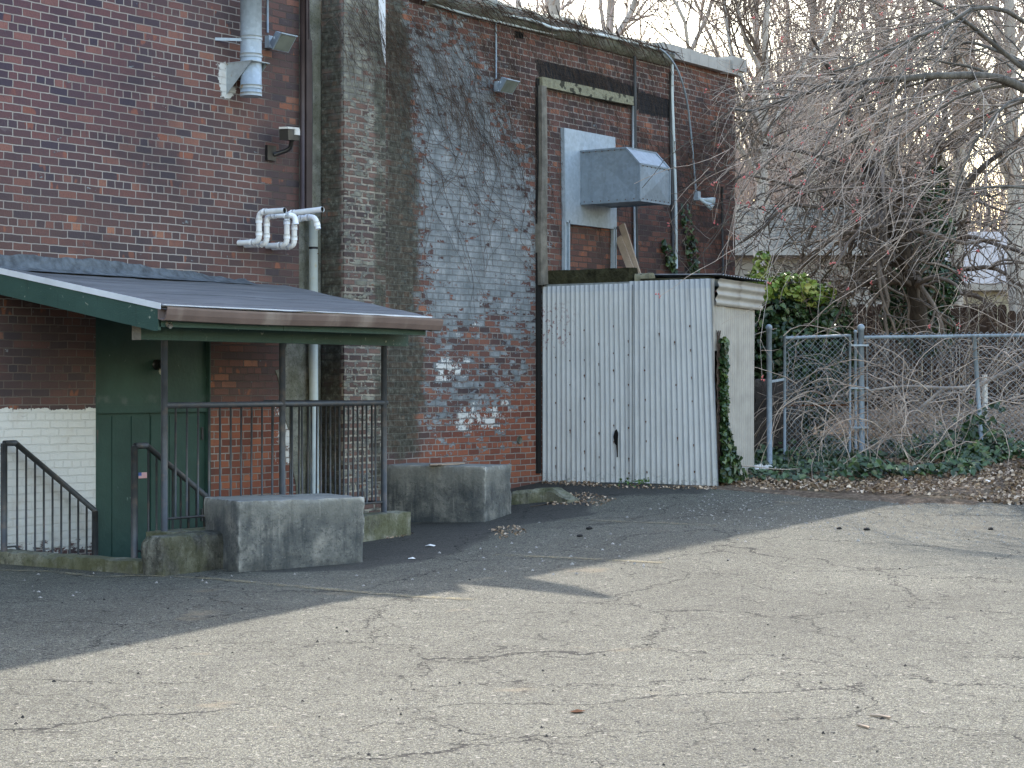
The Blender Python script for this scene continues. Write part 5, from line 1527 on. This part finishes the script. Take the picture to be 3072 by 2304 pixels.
A_ = np.array([[(SX + .1 + .05 * math.sin(k + j * 2.1), -SW - .03, .45 + j * .16) for j in range(12)] for k in range(5)]); mb = MB(); tubes_to(mb, A_, np.full(A_.shape[:2], .006), 4); mb.build('stems', M['vine'], iv)
for reg, lab, nn_ in ((DP([(1470, 440), (1482, 440), (1505, 540), (1510, 590), (1490, 590)]), 'strand of ivy climbing the brick right of the pale conduit', 90), (DP([(1428, 525), (1440, 520), (1458, 560), (1460, 590), (1450, 590)]), 'small ivy sprig on the brick just left of the pale conduit', 50)):
    q = np.array(reg); pts = []
    while len(pts) < nn_:
        a = RG.uniform(q[:, 0].min(), q[:, 0].max()); b_ = RG.uniform(q[:, 1].min(), q[:, 1].max())
        if seg_sdf(np.array([[a, b_]]), q)[0] < 4: pts.append(W(a, b_, .05))
    leaf_obj('ivy_strand', lab, 'ivy', np.array(pts), np.tile([0, -1, .3], (nn_, 1)), RG.uniform(.05, .09, nn_), M['ivy'], RG)
def px_scatter(n, poly, rng, up=0.0, w=None):
    q = np.array(poly, float); pts = []
    xs = rng.uniform(q[:, 0].min(), q[:, 0].max(), n * 6); ys = rng.uniform(q[:, 1].min(), q[:, 1].max(), n * 6)
    ok = seg_sdf(np.c_[xs, ys], q) < 0
    xs, ys = xs[ok][:n], ys[ok][:n]
    return np.array([Gd(a, b_) for a, b_ in zip(xs, ys)])
def area_scatter(n, corners_px, rng):
    """even spread over the ground quad/poly whose corners are photo pixels"""
    q = np.array([Gd(a, b_)[:2] for a, b_ in corners_px]); out = []
    while sum(len(o) for o in out) < n:
        xs = rng.uniform(q[:, 0].min(), q[:, 0].max(), n * 2); ys = rng.uniform(q[:, 1].min(), q[:, 1].max(), n * 2)
        ok = seg_sdf(np.c_[xs, ys], q) < 0; out.append(np.c_[xs[ok], ys[ok]])
    p = np.concatenate(out)[:n]
    return np.c_[p, gz(p[:, 0], p[:, 1])]
gc = np.concatenate([area_scatter(2600, [(2170, 1440), (2400, 1452), (2700, 1440), (2900, 1420), (3200, 1425), (3200, 1340), (2600, 1340), (2280, 1330), (2170, 1400)], RG),
                     area_scatter(900, [(2560, 1440), (3000, 1430), (3200, 1400), (3200, 1360), (2600, 1380)], RG)])
dens = np.array([mnoise.noise(Vector((p[0] * 1.3, p[1] * 1.3, 3))) for p in gc])
gc = gc[dens > -.18]
gc[:, 2] += RG.uniform(.02, .22, len(gc)) * (0.4 + np.clip(dens[dens > -.18], 0, 1))
leaf_obj('ivy_ground_cover', 'dark ivy ground cover along the foot of the fence', 'ivy', gc, np.tile([0, -.3, 1], (len(gc), 1)) - Fv * .5, RG.uniform(.05, .10, len(gc)), M['ivy'], RG, kind='stuff')
cl = [P(2930, 1330, 24.0), P(2950, 1290, 23.9), P(2905, 1370, 23.8), P(2960, 1385, 23.8)]
C = np.concatenate([c + RG.normal(size=(110, 3)) * (.16, .16, .12) for c in cl])
ic = thing('ivy_clump', 'knot of dark ivy climbing the leaning fence post at right', 'ivy', cl[3])
leaf_obj('leaves', None, None, C, np.tile(-Fv + up * .5, (len(C), 1)), RG.uniform(.05, .1, len(C)), M['ivy'], RG, parent=ic)
mb = MB(); mb.tube(spline([cl[3] - up * .15, cl[2], cl[1] + up * .1], 8), .008, 5); mb.build('stem', M['vine'], ic)
# ivy-covered shrub behind the gate
def blob_leaves(blobs, dens, rng):
    Cc, Nn = [], []
    for (px, py, Z, rx, rz) in blobs:
        c = P(px, py, Z); n = int(dens * rx * rz * 12)
        d = norm(rng.normal(size=(n, 3))); k = rng.uniform(.72, 1.06, n)[:, None]
        Cc.append(c + d * k * np.array([rx, rx, rz])); Nn.append(d * .7 + up * .4)
    return np.concatenate(Cc), np.concatenate(Nn)
sh = thing('ivy_shrub', 'ivy smothered shrub with tops coloured a sunlit yellow green behind the chain link gate', 'shrub', P(2400, 1360, 26))
blobs = [(2310, 960, 25.6, .42, .45), (2390, 930, 26, .45, .4), (2450, 960, 26, .45, .4), (2350, 1050, 25.6, .5, .55), (2440, 1060, 26, .55, .6), (2300, 1130, 25.8, .4, .5), (2390, 1190, 26, .6, .5), (2490, 1120, 26.2, .4, .5), (2270, 1000, 26.3, .3, .6), (2320, 1280, 26.2, .5, .4)]
C, Nn = blob_leaves(blobs, 260, RG)
leaf_obj('leaves', None, None, C, Nn, RG.uniform(.05, .10, len(C)), M['ivy'], RG, parent=sh)
C, Nn = blob_leaves([(2285, 790, 25.4, .12, .16), (2280, 835, 25.4, .16, .14), (2300, 868, 25.3, .28, .14), (2370, 860, 25.6, .35, .18), (2420, 885, 25.7, .3, .15), (2250, 855, 25.5, .2, .12), (2460, 880, 25.9, .2, .14)], 230, RG)
leaf_obj('sunlit_tinted_leaves', None, None, C, Nn, RG.uniform(.05, .10, len(C)), M['ivyy'], RG, parent=sh)
A_ = np.array([spline([P(2400 + RG.uniform(-60, 60), 1360, 26), P(2390 + RG.uniform(-80, 80), 1150, 26), P(2380 + RG.uniform(-110, 110), 900, 25.8)], 8) for _ in range(14)])
mb = MB(); tubes_to(mb, A_, np.full(A_.shape[:2], .016), 5); mb.build('stems', M['barkd'], sh)
t2 = thing('ivy_column', 'tall mass of dark ivy wrapped round the tree trunks in front of the houses', 'ivy', P(2780, 1050, 29.2))
blobs = [(2790, 640, 27.6, .22, .4), (2775, 740, 27.4, .28, .3), (2745, 840, 27.2, .36, .32), (2690, 870, 27.2, .22, .2), (2810, 860, 27.4, .3, .4), (2700, 950, 27, .25, .3), (2780, 990, 27.2, .4, .35), (2830, 700, 27.6, .16, .3), (2640, 860, 27, .14, .16), (2815, 560, 27.8, .14, .3)]
C, Nn = blob_leaves(blobs, 620, RG)
leaf_obj('leaves', None, None, C, Nn, RG.uniform(.045, .09, len(C)), M['ivy'], RG, parent=t2)
A_ = np.array([spline([P(2790 + RG.uniform(-60, 60), 1060, 29.1), P(2760 + RG.uniform(-60, 60), 850, 29.), P(2790 + RG.uniform(-50, 50), 560, 29.1)], 8) for _ in range(8)])
mb = MB(); tubes_to(mb, A_, np.full(A_.shape[:2], .02), 5); mb.build('stems', M['barkd'], t2)

# brambles: a tangle of pale arching canes around the fence
def arcs(n, pxr, pyr, Zr, L, rng, steps=12, r=(.004, .009), upk=(.3, 1.2), grav=-2.6, wob=.16):
    X = rng.uniform(*pxr, n); Y = rng.uniform(*pyr, n); Zs = rng.uniform(*Zr, n)
    s = np.array([P(a, b_, c_) for a, b_, c_ in zip(X, Y, Zs)])
    g_ = gz(s[:, 0], s[:, 1]); s[:, 2] = np.maximum(s[:, 2], g_)
    az = rng.uniform(0, 2 * np.pi, n)
    d = norm(np.stack([np.cos(az), np.sin(az), rng.uniform(*upk, n)], -1))
    st = (rng.uniform(*L, n) / (steps - 1))[:, None]
    out = np.empty((n, steps, 3)); out[:, 0] = s
    for j in range(1, steps):
        d = norm(d + rng.normal(size=(n, 3)) * wob + np.array([0, 0, grav / steps]))
        out[:, j] = out[:, j - 1] + d * st
        g2 = gz(out[:, j, 0], out[:, j, 1]) + .02
        out[:, j, 2] = np.maximum(out[:, j, 2], g2)
    R_ = rng.uniform(*r, n)[:, None] * np.linspace(1, .5, steps)[None]
    return out, R_
mb = MB()
for args in ((210, (2330, 3250), (1150, 1380), (23.5, 25.4), (.8, 2.2)), (70, (2300, 3250), (1000, 1150), (24.2, 26.5), (.8, 2.0)), (110, (2600, 3250), (1180, 1330), (24.6, 28.5), (.6, 1.8))):
    n_, a_, b_, z_, l_ = args
    A_, R_ = arcs(n_, a_, b_, z_, l_, RG); tubes_to(mb, A_, R_, 4)
    S_, SR = grow(A_, R_, n_ * 3, RG, ang=(.5, 1.2), L=(.1, .5), n=5, wob=.3, pull=(0, 0, -.3), rf=.6, rmin=.003); tubes_to(mb, S_, SR, 3)
o = mb.build('bramble_thicket', M['cane']); props(o, 'tangle of dry pale bramble canes growing through and behind the fence', 'brambles', kind='stuff')
mb = MB()
A_, R_ = arcs(70, (2560, 3250), (900, 1200), (26.5, 31), (.8, 2.4), RG, r=(.004, .009)); tubes_to(mb, A_, R_, 4)
A2, R2_ = arcs(120, (2200, 3200), (600, 900), (26, 30), (.8, 2.4), RG, r=(.005, .01), wob=.35, upk=(-1, .4)); tubes_to(mb, A2, R2_, 4)
S_, SR = grow(np.concatenate([A_, A2]), np.concatenate([R_, R2_]), 800, RG, ang=(.5, 1.2), L=(.2, .8), n=6, wob=.35, pull=(0, 0, -.6), rf=.6, rmin=.0035); tubes_to(mb, S_, SR, 3)
o = mb.build('vine_thicket', M['twigd']); props(o, 'curly brown vine stems hanging in front of the houses', 'vines', kind='stuff')
mb = MB(); mb.tube(poly_px([(2500, 1190, 24.9), (2700, 1160, 24.5), (2840, 1164, 24.4), (2930, 1156, 24.3), (3010, 1120, 24.2), (3100, 1080, 24.1)], 24), np.linspace(.014, .03, 24), 8); mb.tube(poly_px([(2830, 1166, 24.4), (2790, 1200, 24.4), (2740, 1240, 24.4)], 8), .02, 6)
props(mb.build('fallen_branch', M['twig']), 'long pale fallen branch lying against the chain link fence', 'branch')
for lab, pts, r in (('thin pale cane arching forward over the shed side litter', [(2160, 1393, 22.6), (2260, 1400, 22.9), (2340, 1408, 23), (2400, 1406, 23.2)], .008), ('slender bent twig leaning from the ivy towards the asphalt', [(2460, 1250, 24.2), (2530, 1330, 23.8), (2560, 1400, 23.2), (2600, 1438, 22.8)], .007), ('red-brown cane reaching from the post towards the shed corner', [(2330, 985, 24.1), (2250, 1010, 23.9), (2222, 1050, 23.8), (2228, 1130, 23.8), (2232, 1210, 23.8)], .006)):
    mb = MB(); mb.tube(poly_px(pts, 14), np.linspace(r, r * .5, 14), 5); props(mb.build('loose_cane', M['twig']), lab, 'twig')

# ------------------------------------------------------------------ litter
def litter(name, label, pts, size, rng, m='litter', lift=.03, kind='stuff'):
    pts = pts.copy(); pts[:, 2] += rng.uniform(.003, lift, len(pts))
    return leaf_obj(name, label, 'leaves', pts, np.tile([0, 0, 1.0], (len(pts), 1)) + rng.normal(size=(len(pts), 3)) * .5, size, M[m], rng, kind=kind)
p1 = area_scatter(3800, [(2140, 1462), (2330, 1476), (2560, 1480), (2700, 1482), (2900, 1505), (3250, 1530), (3250, 1400), (2600, 1400), (2200, 1420)], RG)
p2 = area_scatter(4200, [(2250, 1390), (3300, 1420), (3300, 1250), (2800, 1240), (2400, 1330)], RG)
litter('fallen_leaves', 'dry brown leaf litter along the edge of the asphalt and under the fence', np.concatenate([p1, p2]), RG.uniform(.02, .06, len(p1) + len(p2)), RG)
wl = [px_scatter(260, [(1095, 1588), (1240, 1600), (1215, 1612), (1095, 1622)], RG), px_scatter(110, [(1460, 1585), (1560, 1578), (1585, 1600), (1500, 1622)], RG), px_scatter(300, [(1620, 1490), (1760, 1478), (1850, 1500), (1800, 1520), (1640, 1516)], RG), px_scatter(420, [(1600, 1432), (1640, 1420), (1800, 1452), (1790, 1462), (1620, 1452)], RG), px_scatter(200, [(1800, 1455), (2150, 1462), (2150, 1470), (1800, 1466)], RG), px_scatter(80, [(1100, 1500), (1140, 1500), (1140, 1530), (1100, 1530)], RG)]
wl = np.concatenate(wl)
litter('fallen_leaves', 'small drifts of curled leaves around the blocks, kerb and shed foot', wl, RG.uniform(.012, .035, len(wl)), RG, lift=.012)
wl = px_scatter(60, [(1850, 1448), (1950, 1446), (1950, 1462), (1850, 1462)], RG); litter('weeds', 'low green weeds at the foot of the corrugated sheet', wl, RG.uniform(.02, .04, len(wl)), RG, 'moss', .07)
# chips and pebbles strewn over the asphalt
def pebbles(name, label, n, poly, r, m, rng):
    p = px_scatter(n, poly, rng); mb = MB()
    mb_r = rng.uniform(*r, len(p))
    base = norm(np.array([(1, 0, -.2), (0, 1, -.2), (-1, 0, -.2), (0, -1, -.2), (.2, .1, .7), (.7, .7, .1), (-.7, .7, .1), (-.7, -.7, .1), (.7, -.7, .1)], float))
    Fb = np.array([(0, 5, 4), (5, 1, 4), (1, 6, 4), (6, 2, 4), (2, 7, 4), (7, 3, 4), (3, 8, 4), (8, 0, 4)])
    V = p[:, None] + base[None] * mb_r[:, None, None] * rng.uniform(.6, 1.3, (len(p), 9, 1)) + np.array([0, 0, .003])
    F = (np.arange(len(p))[:, None, None] * 9 + Fb[None]).reshape(-1, 3); mb.add(V.reshape(-1, 3), F)
    return props(mb.build(name, m), label, 'pebbles', kind='stuff')
pebbles('pebbles', 'pale pebbles and crumbs scattered over the shaded asphalt', 120, [(0, 1700), (600, 1725), (1120, 1710), (1500, 1570), (2150, 1480), (3072, 1520), (3072, 1600), (1500, 1750), (0, 1800)], (.006, .016), M['stone'], RG)
pebbles('gravel_crumbs', 'tiny dark grit scattered over the sunlit asphalt', 130, [(0, 1800), (1500, 1700), (2100, 1560), (3072, 1540), (3072, 2304), (0, 2304)], (.004, .010), M['coal'], RG)
pebbles('gravel_crumbs', 'loose gravel strip where the asphalt breaks up near the litter', 800, [(2100, 1480), (3072, 1520), (3072, 1640), (2500, 1600), (2000, 1560)], (.004, .011), M['stone'], RG)
for lab, px_, py_, s in (('black lump on the sunlit asphalt near the gravel edge', 2600, 1590, .036), ('smaller black scrap left of the black lump on the asphalt', 2518, 1587, .028), ('black lump beside the leaf litter at far right', 2950, 1502, .04), ('flat black scrap at right on the sunlit asphalt', 2972, 1589, .03), ('black crumb of tar in the shade near the building', 1768, 1588, .035), ('round black crumb of tar in the shade, nearest the rear block', 1740, 1610, .03)):
    q = Gd(px_, py_); mb = MB(); mb.ball(q + (0, 0, s * .25), s, 5, (1.2, .8, .45)); 
    for V in mb.v: V += RG.normal(size=V.shape) * s * .08
    props(mb.build('debris', M['coal']), lab, 'debris')
# plastic bag by the post, small rubbish
q = Gd(2290, 1424, .05); mb = MB(); V, F = [], []
nu, nv = 26, 14
for i in range(nu):
    for j in range(nv):
        u, v = i / (nu - 1) - .5, j / (nv - 1) - .5
        k = mnoise.noise(Vector((u * 6, v * 6, 1))) + .5 * mnoise.noise(Vector((u * 16, v * 16, 1)))
        V.append(q + Rv * u * .44 + Fv * v * .3 + Uv * (.02 + .07 * max(0, .6 - (u * u * 4 + v * v * 4) * .6) * (1 + k * 1.3)))
F = [(i * nv + j, (i + 1) * nv + j, (i + 1) * nv + j + 1, i * nv + j + 1) for i in range(nu - 1) for j in range(nv - 1)]
mb.add(V, F); props(mb.build('plastic_bag', M['bag']), 'crumpled white plastic bag lying by the foot of the free post', 'bag')
for lab, px_, py_, m, s in (('crumpled pale wrapper on the litter at right', 2960, 1448, 'bag', .07), ('scrap of blue wrapper in the leaf litter', 2715, 1442, 'blue', .05), ('crushed brown paper cup at the edge of the ivy', 2420, 1428, 'board', .06), ('small pale scrap on the asphalt in front of the rear block', 1290, 1640, 'white', .05), ('tiny pale wrapper near the large concrete block', 1238, 1678, 'white', .04), ('reddish brown dead leaf alone on the sunlit asphalt', 1732, 2138, 'rustpatch', .035)):
    if m == 'blue' and 'blue' not in M: M['blue'] = simple('blue_wrapper', (.08, .16, .45), .4, .4)
    q = Gd(px_, py_); mb = MB(); n = 7
    V = [q + Rv * s * math.cos(a) * RG.uniform(.6, 1.2) + Fv * s * .8 * math.sin(a) * RG.uniform(.6, 1.2) + Uv * RG.uniform(.004, s * .3) for a in np.linspace(0, 6.28, n, endpoint=False)] + [q + Uv * s * .5]
    mb.add(V, [(i, (i + 1) % n, n) for i in range(n)]); props(mb.build('litter_scrap', M[m]), lab, 'litter')
for lab, pts in (('cream coloured peeled twig on the asphalt, bottom right', [(2610, 2150), (2640, 2152), (2672, 2158)]), ('short dark twig on the asphalt below the cream twig', [(2572, 2178), (2590, 2183), (2608, 2188)]), ('thin dark stick lying in the shade by the rear block', [(1590, 1522), (1625, 1517), (1655, 1512)])):
    q = [Gd(a, b_, .008) for a, b_ in pts]; mb = MB(); mb.tube(q, .006, 6); props(mb.build('twig', M['board'] if 'cream' in lab else M['barkd']), lab, 'twig')
